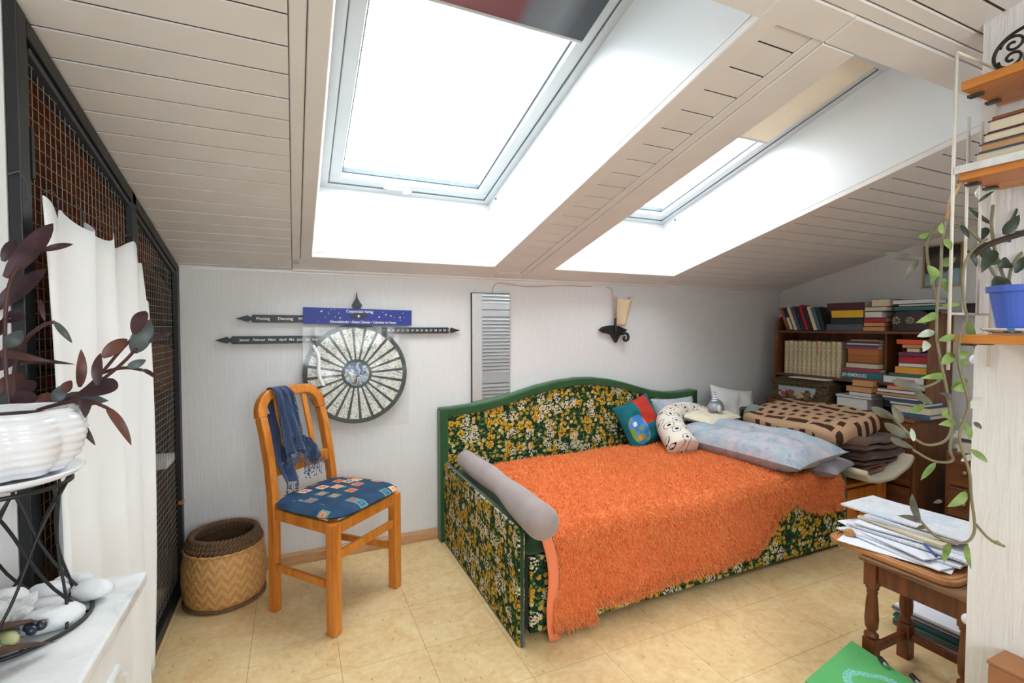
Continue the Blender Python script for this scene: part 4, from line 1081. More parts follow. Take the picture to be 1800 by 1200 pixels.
def flatbook(x, y0, y1, z, th, k, depth, label, group, rz=0):
    y0, y1 = min(y0, y1), max(y0, y1); H = y1-y0
    b = thing('book', label, 'book', (x+depth/2, (y0+y1)/2, z), rz, group)
    D = depth/2; e = .0015 if th < .012 else .0025
    pg = k in ('tan', 'tan2', 'cream', 'white', 'paper', 'olive')
    cm = bmat(k) if not pg else bmat({'tan': 'brown', 'tan2': 'red', 'cream': 'slate', 'white': 'bluebk', 'paper': 'white', 'olive': 'olive'}[k])
    pm = {'tan': M_paget, 'tan2': M_paget, 'cream': M_pages, 'white': M_pagew, 'paper': M_pagew, 'olive': M_pages}.get(k, M_pages)
    c = MB().box(-D, D, -H/2, H/2, 0.0003, e).box(-D, D, -H/2, H/2, th-e, th-.0002)
    if pg: c.box(D-e, D, -H/2, H/2, e, th-e)
    else: c.box(-D, -D+e, -H/2, H/2, e, th-e)
    obj('cover', c, cm, b, bev=.0008 if th > .012 else 0)
    obj('pages', MB().box(-D+.003, D-.003, -H/2+.003, H/2-.003, e, th-e), pm, b)
    return b
WORD = ['lowest', 'second', 'third', 'fourth', 'fifth', 'sixth', 'seventh', 'eighth', 'ninth']
NICE = {'slate': 'slate grey', 'maroon': 'maroon', 'tan': 'tan', 'tan2': 'brown edged', 'redp': 'dark red', 'orangered': 'bright orange red', 'paper': 'off white thin', 'bluebk': 'blue grey', 'teal': 'teal'}
def stack(rows, z, x, where, group, depth=.15, gap=.0004):
    n = len(rows); res = []
    for i, (ya, yb, h_, k) in enumerate(rows):
        pos = 'at the bottom of' if i == 0 else ('on top of' if i == n-1 else '%s up in' % WORD[i])
        h_ = max(.006, h_)
        res.append(flatbook(x+random.uniform(-.006, .006), ya, yb, z, h_, k, depth, '%s book %s the %s' % (NICE.get(k, k), pos, where), group, random.uniform(-.03, .03)))
        z += h_+gap
    return res
def texton(par, body, size, mat, x, y, z, sx=1):   # faces -X; reads towards -Y
    M = Matrix.Translation((x, y, z)) @ Matrix.Rotation(-PI/2, 4, 'Z') @ Matrix.Rotation(PI/2, 4, 'X')
    return text('lettering', body, size, mat, par, M, sx)
VINE_STEMS=[
  [(1.415, 0.601, 1.524), (1.393, 0.609, 1.465), (1.382, 0.612, 1.419), (1.371, 0.616, 1.36), (1.37, 0.614, 1.294), (1.361, 0.616, 1.228), (1.357, 0.615, 1.149), (1.367, 0.608, 1.083), (1.382, 0.599, 1.004), (1.386, 0.595, 0.951)] ,
  [(1.419, 0.629, 1.426), (1.38, 0.646, 1.392), (1.374, 0.646, 1.338), (1.388, 0.638, 1.27), (1.397, 0.632, 1.23)] ,
  [(1.441, 0.562, 1.369), (1.405, 0.577, 1.343), (1.387, 0.584, 1.292), (1.392, 0.579, 1.214), (1.4, 0.575, 1.188), (1.38, 0.582, 1.149), (1.376, 0.582, 1.085), (1.395, 0.571, 1.02), (1.399, 0.568, 0.981), (1.376, 0.577, 0.929), (1.382, 0.573, 0.891), (1.4, 0.563, 0.839), (1.399, 0.561, 0.787), (1.408, 0.555, 0.722), (1.405, 0.556, 0.694), (1.389, 0.563, 0.677), (1.35, 0.58, 0.68), (1.32, 0.594, 0.697), (1.295, 0.607, 0.729)] ,
  [(1.407, 0.609, 1.001), (1.414, 0.604, 0.934), (1.402, 0.608, 0.901), (1.371, 0.622, 0.89), (1.347, 0.633, 0.894), (1.323, 0.644, 0.914), (1.286, 0.662, 0.954)] ,
  [(1.44, 0.613, 0.923), (1.43, 0.617, 0.875), (1.444, 0.609, 0.845), (1.395, 0.631, 0.845), (1.352, 0.652, 0.875)] ,
  [(1.384, 0.61, 1.053), (1.361, 0.62, 1.034), (1.327, 0.635, 1.026)] ,
  [(1.434, 0.565, 0.714), (1.464, 0.55, 0.675), (1.494, 0.536, 0.662)] ,
]
VINE_LEAVES=[
  ( (1.307, 0.621, 1.324) , (1.206, 0.645, 1.335) , 0.0129 , 1 ),
  ( (1.326, 0.639, 1.327) , (1.306, 0.658, 1.277) , 0.0106 , 1 ),
  ( (1.387, 0.64, 1.389) , (1.355, 0.654, 1.382) , 0.0108 , 0 ),
  ( (1.364, 0.611, 1.384) , (1.351, 0.607, 1.408) , 0.0092 , 0 ),
  ( (1.389, 0.624, 1.314) , (1.396, 0.599, 1.33) , 0.016 , 0 ),
  ( (1.341, 0.605, 1.283) , (1.328, 0.622, 1.311) , 0.0129 , 0 ),
  ( (1.378, 0.614, 1.281) , (1.394, 0.606, 1.244) , 0.0093 , 0 ),
  ( (1.406, 0.626, 1.22) , (1.431, 0.603, 1.222) , 0.0095 , 0 ),
  ( (1.347, 0.612, 1.199) , (1.281, 0.62, 1.178) , 0.0131 , 0 ),
  ( (1.372, 0.626, 1.158) , (1.347, 0.648, 1.146) , 0.0134 , 2 ),
  ( (1.339, 0.601, 1.139) , (1.372, 0.586, 1.151) , 0.0116 , 0 ),
  ( (1.34, 0.626, 1.136) , (1.321, 0.623, 1.112) , 0.0132 , 2 ),
  ( (1.455, 0.603, 1.188) , (1.448, 0.581, 1.117) , 0.0122 , 0 ),
  ( (1.358, 0.603, 1.084) , (1.395, 0.598, 1.109) , 0.0157 , 0 ),
  ( (1.417, 0.603, 1.087) , (1.449, 0.588, 1.079) , 0.0107 , 0 ),
  ( (1.382, 0.58, 1.098) , (1.386, 0.567, 1.115) , 0.0142 , 0 ),
  ( (1.377, 0.607, 1.054) , (1.301, 0.619, 1.052) , 0.0119 , 0 ),
  ( (1.423, 0.611, 1.02) , (1.469, 0.602, 1.045) , 0.0149 , 0 ),
  ( (1.322, 0.617, 1.024) , (1.252, 0.65, 1.047) , 0.017 , 1 ),
  ( (1.366, 0.623, 0.988) , (1.317, 0.635, 1.022) , 0.0134 , 1 ),
  ( (1.277, 0.623, 0.975) , (1.284, 0.599, 0.997) , 0.0116 , 0 ),
  ( (1.286, 0.644, 0.947) , (1.276, 0.661, 0.986) , 0.0132 , 1 ),
  ( (1.298, 0.666, 0.953) , (1.247, 0.69, 0.98) , 0.0149 , 1 ),
  ( (1.29, 0.628, 0.915) , (1.224, 0.648, 0.951) , 0.0157 , 1 ),
  ( (1.324, 0.639, 0.885) , (1.252, 0.65, 0.914) , 0.012 , 1 ),
  ( (1.283, 0.618, 0.91) , (1.29, 0.627, 0.938) , 0.0078 , 2 ),
  ( (1.401, 0.593, 0.947) , (1.363, 0.609, 0.943) , 0.0132 , 0 ),
  ( (1.441, 0.601, 0.951) , (1.449, 0.584, 0.902) , 0.0135 , 0 ),
  ( (1.416, 0.57, 0.888) , (1.426, 0.543, 0.863) , 0.0105 , 0 ),
  ( (1.371, 0.616, 0.851) , (1.35, 0.635, 0.806) , 0.0094 , 0 ),
  ( (1.39, 0.566, 0.794) , (1.351, 0.583, 0.76) , 0.0155 , 0 ),
  ( (1.323, 0.62, 0.714) , (1.294, 0.624, 0.786) , 0.0119 , 1 ),
  ( (1.345, 0.636, 0.708) , (1.278, 0.645, 0.73) , 0.0108 , 1 ),
  ( (1.439, 0.564, 1.007) , (1.43, 0.578, 0.98) , 0.0118 , 2 ),
  ( (1.441, 0.59, 1.031) , (1.408, 0.605, 1.023) , 0.016 , 0 ),
  ( (1.409, 0.563, 0.953) , (1.412, 0.55, 0.939) , 0.0078 , 1 ),
  ( (1.392, 0.599, 1.003) , (1.341, 0.6, 1.019) , 0.0106 , 1 ),
  ( (1.415, 0.603, 0.653) , (1.413, 0.613, 0.604) , 0.0108 , 0 ),
  ( (1.406, 0.568, 0.669) , (1.414, 0.562, 0.612) , 0.0092 , 0 ),
  ( (1.346, 0.622, 0.701) , (1.313, 0.626, 0.699) , 0.0067 , 1 ),
  ( (1.448, 0.536, 0.684) , (1.441, 0.517, 0.68) , 0.0039 , 0 ),
  ( (1.412, 0.585, 0.858) , (1.446, 0.58, 0.869) , 0.0093 , 2 ),
  ( (1.398, 0.614, 0.757) , (1.379, 0.622, 0.752) , 0.0068 , 1 ),
  ( (1.368, 0.608, 1.371) , (1.369, 0.596, 1.344) , 0.0105 , 0 ),
  ( (1.377, 0.628, 1.296) , (1.342, 0.621, 1.267) , 0.0094 , 0 ),
  ( (1.348, 0.591, 0.981) , (1.374, 0.59, 0.956) , 0.0104 , 0 ),
]
PURPLE_STEMS=[
  [(-0.421, 1.13, 1.014), (-0.375, 1.11, 1.034), (-0.338, 1.094, 1.058), (-0.31, 1.082, 1.088), (-0.277, 1.069, 1.132), (-0.255, 1.06, 1.154)] ,
  [(-0.352, 1.078, 1.046), (-0.312, 1.06, 1.07), (-0.271, 1.043, 1.105), (-0.248, 1.034, 1.132)] ,
  [(-0.426, 1.066, 1.014), (-0.435, 1.074, 1.108), (-0.434, 1.076, 1.183), (-0.428, 1.075, 1.24), (-0.414, 1.07, 1.268)] ,
  [(-0.433, 1.103, 1.013), (-0.441, 1.109, 1.086), (-0.423, 1.102, 1.145), (-0.391, 1.089, 1.174), (-0.373, 1.081, 1.178)] ,
  [(-0.313, 1.095, 1.087), (-0.294, 1.086, 1.094), (-0.27, 1.075, 1.097), (-0.248, 1.065, 1.092)] ,
  [(-0.409, 1.059, 1.023), (-0.366, 1.04, 1.04), (-0.314, 1.017, 1.051), (-0.282, 1.002, 1.036)] ,
]
PURPLE_LEAVES=[
  ( (-0.433, 1.078, 1.251) , (-0.35, 1.021, 1.337) , 0.0226 ),
  ( (-0.391, 1.095, 1.301) , (-0.349, 1.096, 1.315) , 0.0088 ),
  ( (-0.486, 1.17, 1.199) , (-0.402, 1.14, 1.274) , 0.0224 ),
  ( (-0.447, 1.099, 1.178) , (-0.409, 1.074, 1.192) , 0.0173 ),
  ( (-0.396, 1.111, 1.181) , (-0.394, 1.09, 1.218) , 0.006 ),
  ( (-0.359, 1.041, 1.178) , (-0.34, 1.051, 1.142) , 0.0085 ),
  ( (-0.464, 1.122, 1.125) , (-0.379, 1.089, 1.109) , 0.0117 ),
  ( (-0.445, 1.148, 1.102) , (-0.35, 1.097, 1.103) , 0.0081 ),
  ( (-0.244, 1.006, 1.157) , (-0.22, 0.975, 1.196) , 0.0173 ),
  ( (-0.255, 1.045, 1.124) , (-0.232, 1.056, 1.184) , 0.0239 ),
  ( (-0.288, 1.007, 1.119) , (-0.251, 0.997, 1.15) , 0.0169 ),
  ( (-0.226, 1.015, 1.143) , (-0.19, 0.991, 1.158) , 0.0088 ),
  ( (-0.246, 1.058, 1.093) , (-0.206, 1.017, 1.071) , 0.0061 ),
  ( (-0.255, 1.01, 1.102) , (-0.231, 1.018, 1.113) , 0.0115 ),
  ( (-0.342, 1.083, 1.064) , (-0.341, 1.09, 1.131) , 0.012 ),
  ( (-0.295, 1.009, 1.073) , (-0.288, 1.0, 1.127) , 0.0122 ),
  ( (-0.336, 1.062, 1.053) , (-0.269, 1.011, 1.076) , 0.0215 ),
  ( (-0.386, 1.119, 1.03) , (-0.307, 1.103, 1.035) , 0.0264 ),
  ( (-0.288, 1.022, 1.034) , (-0.252, 1.009, 0.968) , 0.0115 ),
  ( (-0.35, 1.084, 1.009) , (-0.315, 1.059, 0.963) , 0.01 ),
  ( (-0.318, 1.019, 1.051) , (-0.307, 0.991, 1.022) , 0.0132 ),
  ( (-0.376, 1.08, 1.041) , (-0.368, 1.096, 1.068) , 0.0157 ),
  ( (-0.478, 1.161, 1.042) , (-0.443, 1.152, 1.087) , 0.0264 ),
  ( (-0.434, 1.088, 1.03) , (-0.397, 1.064, 1.06) , 0.023 ),
  ( (-0.473, 1.143, 1.094) , (-0.431, 1.103, 1.135) , 0.0239 ),
  ( (-0.433, 1.074, 1.136) , (-0.416, 1.086, 1.164) , 0.0169 ),
  ( (-0.407, 1.093, 1.027) , (-0.381, 1.088, 1.056) , 0.0176 ),
  ( (-0.451, 1.149, 1.042) , (-0.419, 1.127, 1.075) , 0.0203 ),
  ( (-0.45, 1.1, 1.155) , (-0.422, 1.066, 1.183) , 0.0192 ),
  ( (-0.479, 1.143, 1.024) , (-0.46, 1.155, 1.052) , 0.0239 ),
  ( (-0.344, 1.031, 1.061) , (-0.337, 1.034, 1.081) , 0.0132 ),
  ( (-0.453, 1.123, 1.282) , (-0.43, 1.105, 1.319) , 0.0137 ),
]
POT_STEMS=[
  [(1.55, 0.563, 1.243), (1.555, 0.564, 1.311), (1.586, 0.551, 1.351)] ,
  [(1.591, 0.539, 1.397), (1.536, 0.563, 1.379), (1.487, 0.585, 1.36), (1.462, 0.595, 1.336)] ,
  [(1.534, 0.56, 1.249), (1.499, 0.578, 1.309), (1.475, 0.59, 1.35)] ,
  [(1.554, 0.562, 1.25), (1.527, 0.577, 1.331), (1.515, 0.585, 1.405), (1.52, 0.584, 1.459)] ,
  [(1.5, 0.59, 1.365), (1.464, 0.608, 1.405), (1.439, 0.619, 1.416)] ,
]
POT_LEAVES=[
  ( (1.503, 0.556, 1.383) , (1.509, 0.533, 1.425) , 0.0237 ),
  ( (1.48, 0.593, 1.364) , (1.526, 0.582, 1.336) , 0.0323 ),
  ( (1.53, 0.598, 1.409) , (1.509, 0.606, 1.371) , 0.0192 ),
  ( (1.498, 0.571, 1.348) , (1.457, 0.577, 1.294) , 0.0266 ),
  ( (1.534, 0.579, 1.284) , (1.541, 0.553, 1.262) , 0.019 ),
  ( (1.478, 0.564, 1.261) , (1.515, 0.559, 1.284) , 0.0264 ),
  ( (1.547, 0.561, 1.323) , (1.519, 0.573, 1.31) , 0.0296 ),
  ( (1.574, 0.578, 1.409) , (1.586, 0.563, 1.461) , 0.0069 ),
  ( (1.466, 0.589, 1.462) , (1.474, 0.564, 1.483) , 0.008 ),
  ( (1.527, 0.586, 1.413) , (1.485, 0.618, 1.461) , 0.0095 ),
  ( (1.526, 0.543, 1.294) , (1.545, 0.536, 1.333) , 0.0184 ),
  ( (1.455, 0.603, 1.35) , (1.463, 0.588, 1.309) , 0.0121 ),
  ( (1.574, 0.577, 1.375) , (1.578, 0.554, 1.398) , 0.022 ),
  ( (1.482, 0.577, 1.315) , (1.522, 0.57, 1.33) , 0.0186 ),
  ( (1.581, 0.557, 1.271) , (1.612, 0.544, 1.298) , 0.019 ),
  ( (1.414, 0.598, 1.406) , (1.418, 0.583, 1.371) , 0.0105 ),
]
TOP_A=[
  ( 2.082 , 1.855 , 0.0442 , 'slate' ),
  ( 2.053 , 1.846 , 0.0403 , 'black' ),
  ( 2.042 , 1.847 , 0.0476 , 'yellow' ),
  ( 2.077 , 1.841 , 0.0478 , 'maroon' ),
]
TOP_B=[
  ( 1.858 , 1.736 , 0.028 , 'tan' ),
  ( 1.852 , 1.733 , 0.0245 , 'tan2' ),
  ( 1.846 , 1.728 , 0.0279 , 'red' ),
  ( 1.843 , 1.744 , 0.0385 , 'white' ),
  ( 1.847 , 1.717 , 0.0279 , 'cream' ),
  ( 1.806 , 1.709 , 0.045 , 'cream' ),
]
TOP_C=[
  ( 1.697 , 1.51 , 0.1219 , 'jewel' ),
  ( 1.687 , 1.477 , 0.0229 , 'teal' ),
  ( 1.667 , 1.483 , 0.0131 , 'cream' ),
  ( 1.7 , 1.499 , 0.0263 , 'white' ),
]
LEAN=[
  ( 2.379 , 2.091 , 0.1787 , 'x' ),
]
SET=[
  ( 2.392 , 1.99 , 0.2354 , 'x' ),
]
MID_A=[
  ( 1.973 , 1.74 , 0.0499 , 'teal' ),
  ( 1.97 , 1.747 , 0.0214 , 'redp' ),
  ( 1.953 , 1.76 , 0.0321 , 'cream' ),
  ( 1.943 , 1.764 , 0.0891 , 'box' ),
  ( 1.959 , 1.762 , 0.0107 , 'redp' ),
  ( 1.963 , 1.765 , 0.0107 , 'blue' ),
  ( 1.949 , 1.759 , 0.0143 , 'cream' ),
  ( 1.946 , 1.76 , 0.0107 , 'slate' ),
  ( 1.925 , 1.757 , 0.0106 , 'tan' ),
]
MID_B=[
  ( 1.733 , 1.524 , 0.0432 , 'white' ),
  ( 1.703 , 1.504 , 0.0165 , 'green' ),
  ( 1.673 , 1.502 , 0.0393 , 'orange' ),
  ( 1.656 , 1.497 , 0.0229 , 'white' ),
  ( 1.651 , 1.5 , 0.0392 , 'red' ),
  ( 1.652 , 1.501 , 0.0229 , 'purple' ),
  ( 1.615 , 1.55 , 0.0229 , 'olive' ),
  ( 1.641 , 1.534 , 0.0229 , 'tan2' ),
  ( 1.668 , 1.5 , 0.0262 , 'orangered' ),
]
LOW_A=[
  ( 1.966 , 1.78 , 0.0676 , 'white' ),
  ( 1.974 , 1.756 , 0.0142 , 'paper' ),
  ( 1.894 , 1.76 , 0.0246 , 'white' ),
  ( 1.912 , 1.757 , 0.0352 , 'tan' ),
  ( 1.879 , 1.755 , 0.042 , 'tan2' ),
]
LOW_B=[
  ( 1.618 , 1.454 , 0.0224 , 'bluebk' ),
  ( 1.642 , 1.455 , 0.0417 , 'cream' ),
  ( 1.655 , 1.482 , 0.0162 , 'white' ),
  ( 1.679 , 1.487 , 0.0162 , 'slate' ),
  ( 1.691 , 1.509 , 0.0131 , 'white' ),
  ( 1.725 , 1.504 , 0.0164 , 'tan' ),
  ( 1.723 , 1.531 , 0.0198 , 'white' ),
  ( 1.672 , 1.537 , 0.0229 , 'tan2' ),
]
TIN=[
  ( 2.399 , 1.992 , 0.1705 , 'x' ),
]

stack(TOP_A, SH1, 3.25, 'upper shelf pile with the yellow book', 'flat books on the upper shelf')
stack(TOP_B, SH1, 3.25, 'middle pile on the upper shelf', 'flat books on the upper shelf')
# leaning books
cols = ['brown', 'navy', 'cream', 'slate', 'navy', 'red', 'black', 'cream', 'bluebk', 'black']
names = ['brown leaning book at the far left of the upper shelf', 'navy leaning book with a white label on the upper shelf', 'cream leaning book between two dark ones on the upper shelf', 'slate grey leaning book left of the red one', 'navy leaning book touching the red one on the upper shelf', 'bright red leaning book in the row on the upper shelf', 'black leaning book just right of the red one', 'cream leaning book right of the red one on the upper shelf', 'blue grey leaning book near the yellow book pile', 'black leaning book last in the leaning row, beside the flat pile']
hh = [.172, .170, .172, .176, .172, .182, .170, .172, .165, .160]
for i in range(10):
    y = 2.372-i*.0285; lean = math.radians(22-i*.4)
    b = thing('book', names[i], 'book', (3.262, y, SH1+.0005), 0, 'leaning books on the upper shelf', rot=(-lean, 0, 0))
    th = .023
    c = MB().box(0, .11, -th, -th+.002, .0, hh[i]).box(0, .11, -.002, 0, .0, hh[i]).box(0, .003, -th+.002, -.002, .0, hh[i])
    obj('cover', c, bmat(cols[i]), b, bev=.001); obj('pages', MB().box(.003, .107, -th+.002, -.002, .003, hh[i]-.003), M_pages, b)
    if i == 1: obj('label', MB().box(-.0008, 0, -th+.002, -.002, .004, .095), M_pagew, b)
# dark box with metal flowers + three books on it
(ja, jb, jh, _) = TOP_C[0]
jb_ = thing('jewel_box', 'dark brown rounded casket with metal flower relief on the upper shelf', 'box', (3.32, (ja+jb)/2, SH1))
W_ = abs(ja-jb)
p = [(-W_/2, 0), (W_/2, 0), (W_/2, jh*.7), (W_/2-.02, jh*.93), (W_/2-.04, jh-.001), (-W_/2+.04, jh-.001), (-W_/2+.02, jh*.93), (-W_/2, jh*.7)]
M_dkb = plain('dark_lacquer', '#2b1715', .3)
fixn(obj('body', MB().prism(p, 0, -.06, .10), M_dkb, jb_, bev=.004))
fm3 = MB(); rr = random.Random(2)
for cx in (-.07, .0, .07):
    for k in range(7):
        a = k*2*PI/7; fm3.ball((-.063, cx+.016*math.cos(a), jh*.52+.016*math.sin(a)), .008, 5, sc=(.4, 1, 1))
    fm3.ball((-.065, cx, jh*.52), .007, 5)
obj('flower_relief', fm3, plain('pewter', '#8d8a70', .35, .2, metal=.6), jb_, smooth=True)
stack(TOP_C[1:], SH1+jh, 3.26, 'dark casket on the upper shelf', 'flat books on the upper shelf')
# set of cream volumes
M_vol = NT('pale_speckled_binding'); n_ = M_vol.noise(M_vol.co(), 70, 4, .7)
M_vol = M_vol.fin(M_vol.ramp(n_, [(.35, '#a99a78'), (.55, '#d3c6a2'), (.7, '#ded4b6')]), .6)
ya, yb = SET[0][0], SET[0][1]; nvol = 12; stp = (ya-yb)/nvol
for k in range(nvol):
    y1_ = ya-k*stp; th = stp-.002; hb = .232+.004*math.sin(k*2)
    side = ''
    ORD_ = ['leftmost', 'second', 'third', 'fourth', 'fifth', 'sixth', 'seventh', 'eighth', 'ninth', 'tenth', 'eleventh', 'last']
    lab = ('%s pale volume of the matching set on the middle shelf' % side) if side else ('pale volume with a red ribbon in the matching set on the middle shelf' if k == 7 else '%s pale volume%s in the matching set' % (ORD_[k], '' if k in (0, 11) else ' from the left'))
    b = thing('book', lab, 'book', (3.262, y1_-th/2, SH2), 0, 'matching pale volumes')
    pr_ = [(-th/2, .14), (-th/2, .008), (-th*.3, .001), (0, -.002), (th*.3, .001), (th/2, .008), (th/2, .14), (th/2-.003, .14), (th/2-.003, .010), (-th/2+.003, .010), (-th/2+.003, .14)]
    c = MB(); n = len(pr_); c.add([(q[1], q[0], .0003) for q in pr_]+[(q[1], q[0], hb) for q in pr_], [tuple(range(n)), tuple(range(n, 2*n))[::-1]]+[(i, (i+1) % n, n+(i+1) % n, n+i) for i in range(n)])
    fixn(obj('cover', c, M_vol, b)); obj('pages', MB().box(.010, .137, -th/2+.003, th/2-.003, .004, hb-.004), M_pages, b)
    if k == 7: obj('ribbon', MB().box(-.004, -.0025, -.002, .003, hb-.095, hb-.002), bmat('orangered'), b)
mid = stack([r for r in MID_A if r[3] != 'box'][:3], SH2, 3.25, 'middle shelf pile with the brown box', 'flat books on the middle shelf')
texton(mid[0], 'EPHEMERIDES', .030, M_text, -.0755, .045, MID_A[0][2]/2, .8)
zz_ = SH2+sum(max(.006, r[2]) for r in MID_A[:3])+.002
bx = [r for r in MID_A if r[3] == 'box'][0]
cb = thing('cardboard_box', 'plain brown cardboard box lying in the pile on the middle shelf', 'box', (3.33, (bx[0]+bx[1])/2, zz_))
W_ = abs(bx[0]-bx[1]); obj('tray', MB().box(-.07, .08, -W_/2, W_/2, 0, bx[2]*.55), plain('brown_card', '#a8683a', .8, .06), cb, bev=.002)
obj('lid', MB().box(-.072, .082, -W_/2-.002, W_/2+.002, bx[2]*.55, bx[2]), plain('brown_card_lid', '#b0703f', .8, .06), cb, bev=.002)
zz_ += bx[2]+.0005
stack([r for r in MID_A[4:]], zz_, 3.25, 'thin pile above the brown box', 'thin books over the brown box')
rgt = stack(MID_B, SH2, 3.25, 'right hand pile on the middle shelf', 'flat books in the right part of the middle shelf')
texton(rgt[0], 'Die grosse', .026, bmat('red'), -.0757, -.015, MID_B[0][2]/2, .8)
stack(LOW_A, .657, 3.19, 'left book pile on the cabinet top', 'flat books on the cabinet', .17)
stack(LOW_B, .657, 3.17, 'right book pile on the cabinet top', 'flat books on the cabinet', .19)
# embossed metal chest
ta, tb_ = TIN[0][0], TIN[0][1]
tn = thing('metal_chest', 'embossed old brass coloured metal chest with a town picture on its front', 'chest', (3.25, (ta+tb_)/2, .657))
W_ = abs(ta-tb_)
t = NT('embossed_brass'); v = t.vor(t.co(), 90, dim='3D'); n_ = t.noise(t.co(), 60, 3)
t.bump(v.outputs['Distance'], .9, .006); M_emb = t.fin(t.ramp(v.outputs['Distance'], [(.05, '#8a7a58'), (.5, '#57492f')]), .4, .5)
obj('body', MB().box(-.10, .12, -W_/2, W_/2, .0, .118), M_emb, tn, bev=.004)
obj('lid', MB().add([(-.112, -W_/2-.008, .118), (.125, -W_/2-.008, .118), (.125, W_/2+.008, .118), (-.112, W_/2+.008, .118), (-.112, -W_/2-.008, .132), (.125, -W_/2-.008, .132), (.125, W_/2+.008, .132), (-.112, W_/2+.008, .132),
     (-.07, -W_/2+.03, .158), (.10, -W_/2+.03, .158), (.10, W_/2-.03, .158), (-.07, W_/2-.03, .158)],
     [(3, 2, 1, 0), (0, 1, 5, 4), (1, 2, 6, 5), (2, 3, 7, 6), (3, 0, 4, 7), (4, 5, 9, 8), (5, 6, 10, 9), (6, 7, 11, 10), (7, 4, 8, 11), (8, 9, 10, 11)]), M_emb, tn, bev=.003)
t = NT('town_picture'); g = t.sep(t.co()); v = t.vor(t.co(), 42, metric='CHEBYCHEV', dim='3D'); k_ = t.sep(v.outputs['Color'])
sky = t.math('GREATER_THAN', t.math('ADD', g[2], t.math('MULTIPLY', k_[0], .03)), .085)
c = t.mix(sky, t.ramp(k_[1], [(0, '#3b3430'), (.35, '#a5402c'), (.6, '#6d5f4e'), (.8, '#c0a884')], 'CONSTANT'), '#a9aebc')
obj('front_picture', MB().box(-.104, -.100, -W_/2+.085, W_/2-.055, .022, .100), t.fin(c, .5), tn)
obj('foot', MB().box(-.10, -.08, -W_/2, -W_/2+.03, -.0, .001), M_emb, tn)
tag(obj('white_envelope', MB().box(3.16, 3.26, 2.02, 2.28, .816, .822), M_pagew), 'flat white envelope lying on the embossed metal chest lid', 'envelope')
# low drawer cabinet near the partition
c2 = thing('drawer_cabinet', 'low orange brown drawer cabinet half hidden behind the partition edge', 'cabinet', (3.29, 1.14, 0))
obj('body', MB().box(3.125, XR-.016, .84, 1.36, .0, .52), M_walnutz, c2, world=True, bev=.003)
for z0, z1 in ((.03, .18), (.19, .34), (.35, .50)):
    d = obj('drawer', MB().box(3.108, 3.124, .86, 1.34, z0, z1), M_walnut, c2, world=True, bev=.004)
    obj('knob', MB().ball((3.10-3.29, 1.27-1.14, (z0+z1)/2), .011, 6), M_brass, d)
for k in range(6):
    z0 = .5205+k*.018
    tag(obj('magazine', MB().box(3.14+random.uniform(0, .02), 3.36, .98, 1.33+random.uniform(-.02, .02), z0, z0+.0175), bmat(['white', 'cream', 'white', 'slate', 'white', 'paper'][k])), 'pale magazine %s in the pile on the low drawer cabinet' % ('lowest' if k == 0 else 'topmost' if k == 5 else WORD[k]+' up'), 'magazine', 'magazines on the drawer cabinet')

# ================================================================== STOOL WITH PAPERS
stl = thing('turned_leg_stool', 'small reddish brown stool with turned legs beside the partition', 'stool', (1.865, .85, 0))
LP = [('A', 1.763, .957), ('B', 1.966, .957), ('C', 1.763, .705), ('D', 1.966, .705)]
for nme, x, y in LP:
    prof = [(0, .125), (.016, .125), (.021, .130), (.021, .138), (.014, .144), (.013, .150), (.019, .162), (.0205, .19), (.017, .25), (.0145, .275), (.017, .280), (.014, .288), (.019, .293), (.0195, .302), (.014, .306), (.0, .306)]
    l = obj('leg', MB().lathe(prof, (x, y, 0), 18), M_stool, stl, world=True, smooth=True)
    obj('foot_block', MB().box(x-.019, x+.019, y-.019, y+.019, .0, .125).xf(Matrix.Translation(-stl.location)), M_stool, l, bev=.003)
    obj('top_block', MB().box(x-.019, x+.019, y-.019, y+.019, .302, .385).xf(Matrix.Translation(-stl.location)), M_stool, l, bev=.003)
def sb(x0, x1, y0, y1, z0, z1, nm='apron'): obj(nm, MB().box(x0, x1, y0, y1, z0, z1), M_stool, stl, world=True, bev=.003)
sb(1.755, 1.770, .725, .938, .315, .384); sb(1.959, 1.974, .725, .938, .315, .384); sb(1.783, 1.946, .950, .965, .315, .384); sb(1.783, 1.946, .698, .713, .315, .384)
sb(1.783, 1.946, .947, .967, .070, .095, 'stretcher'); sb(1.956, 1.976, .725, .938, .070, .095, 'stretcher')
obj('seat_board', MB().box(1.730, 2.0, .668, .985, .385, .399), wood('worn_brown_wood', '#5c3a24', '#9a7450', .5, 'y'), stl, world=True, bev=.004)
tr = thing('wooden_tray', 'light brown wooden board with rounded corners on the small stool', 'tray', (1.87, .92, .399))
def rrect(w, h, r, n=6):
    p = []
    for cx, cy, a0 in ((w/2-r, h/2-r, 0), (-w/2+r, h/2-r, PI/2), (-w/2+r, -h/2+r, PI), (w/2-r, -h/2+r, 3*PI/2)):
        for k in range(n+1): a = a0+k*PI/2/n; p.append((cx+r*math.cos(a), cy+r*math.sin(a)))
    return p
obj('board', MB().prism(rrect(.25, .375, .045), 2, 0.0005, .020), M_tray, tr, bev=.006, seg=3)
obj('rim', MB().tube([(x*.97, y*.97, .020) for x, y in rrect(.235, .36, .04)], .005, 6, closed=True), M_tray, tr, smooth=True)
obj('ring_handle', MB().tube([(-.128, .125+.012*math.cos(a), .008+.012*math.sin(a)) for a in np.linspace(0, 2*PI, 16, endpoint=False)], .003, 6, closed=True), M_brass, tr, smooth=True)
tag(obj('turned_stopper', MB().lathe([(0, 0), (.018, 0), (.020, .008), (.013, .016), (.010, .020), (0, .022)], (0, 0, 0), 16), M_tray, smooth=True), 'small turned wooden stopper at the corner of the board on the stool', 'stopper').location = (1.80, 1.055, .4275)
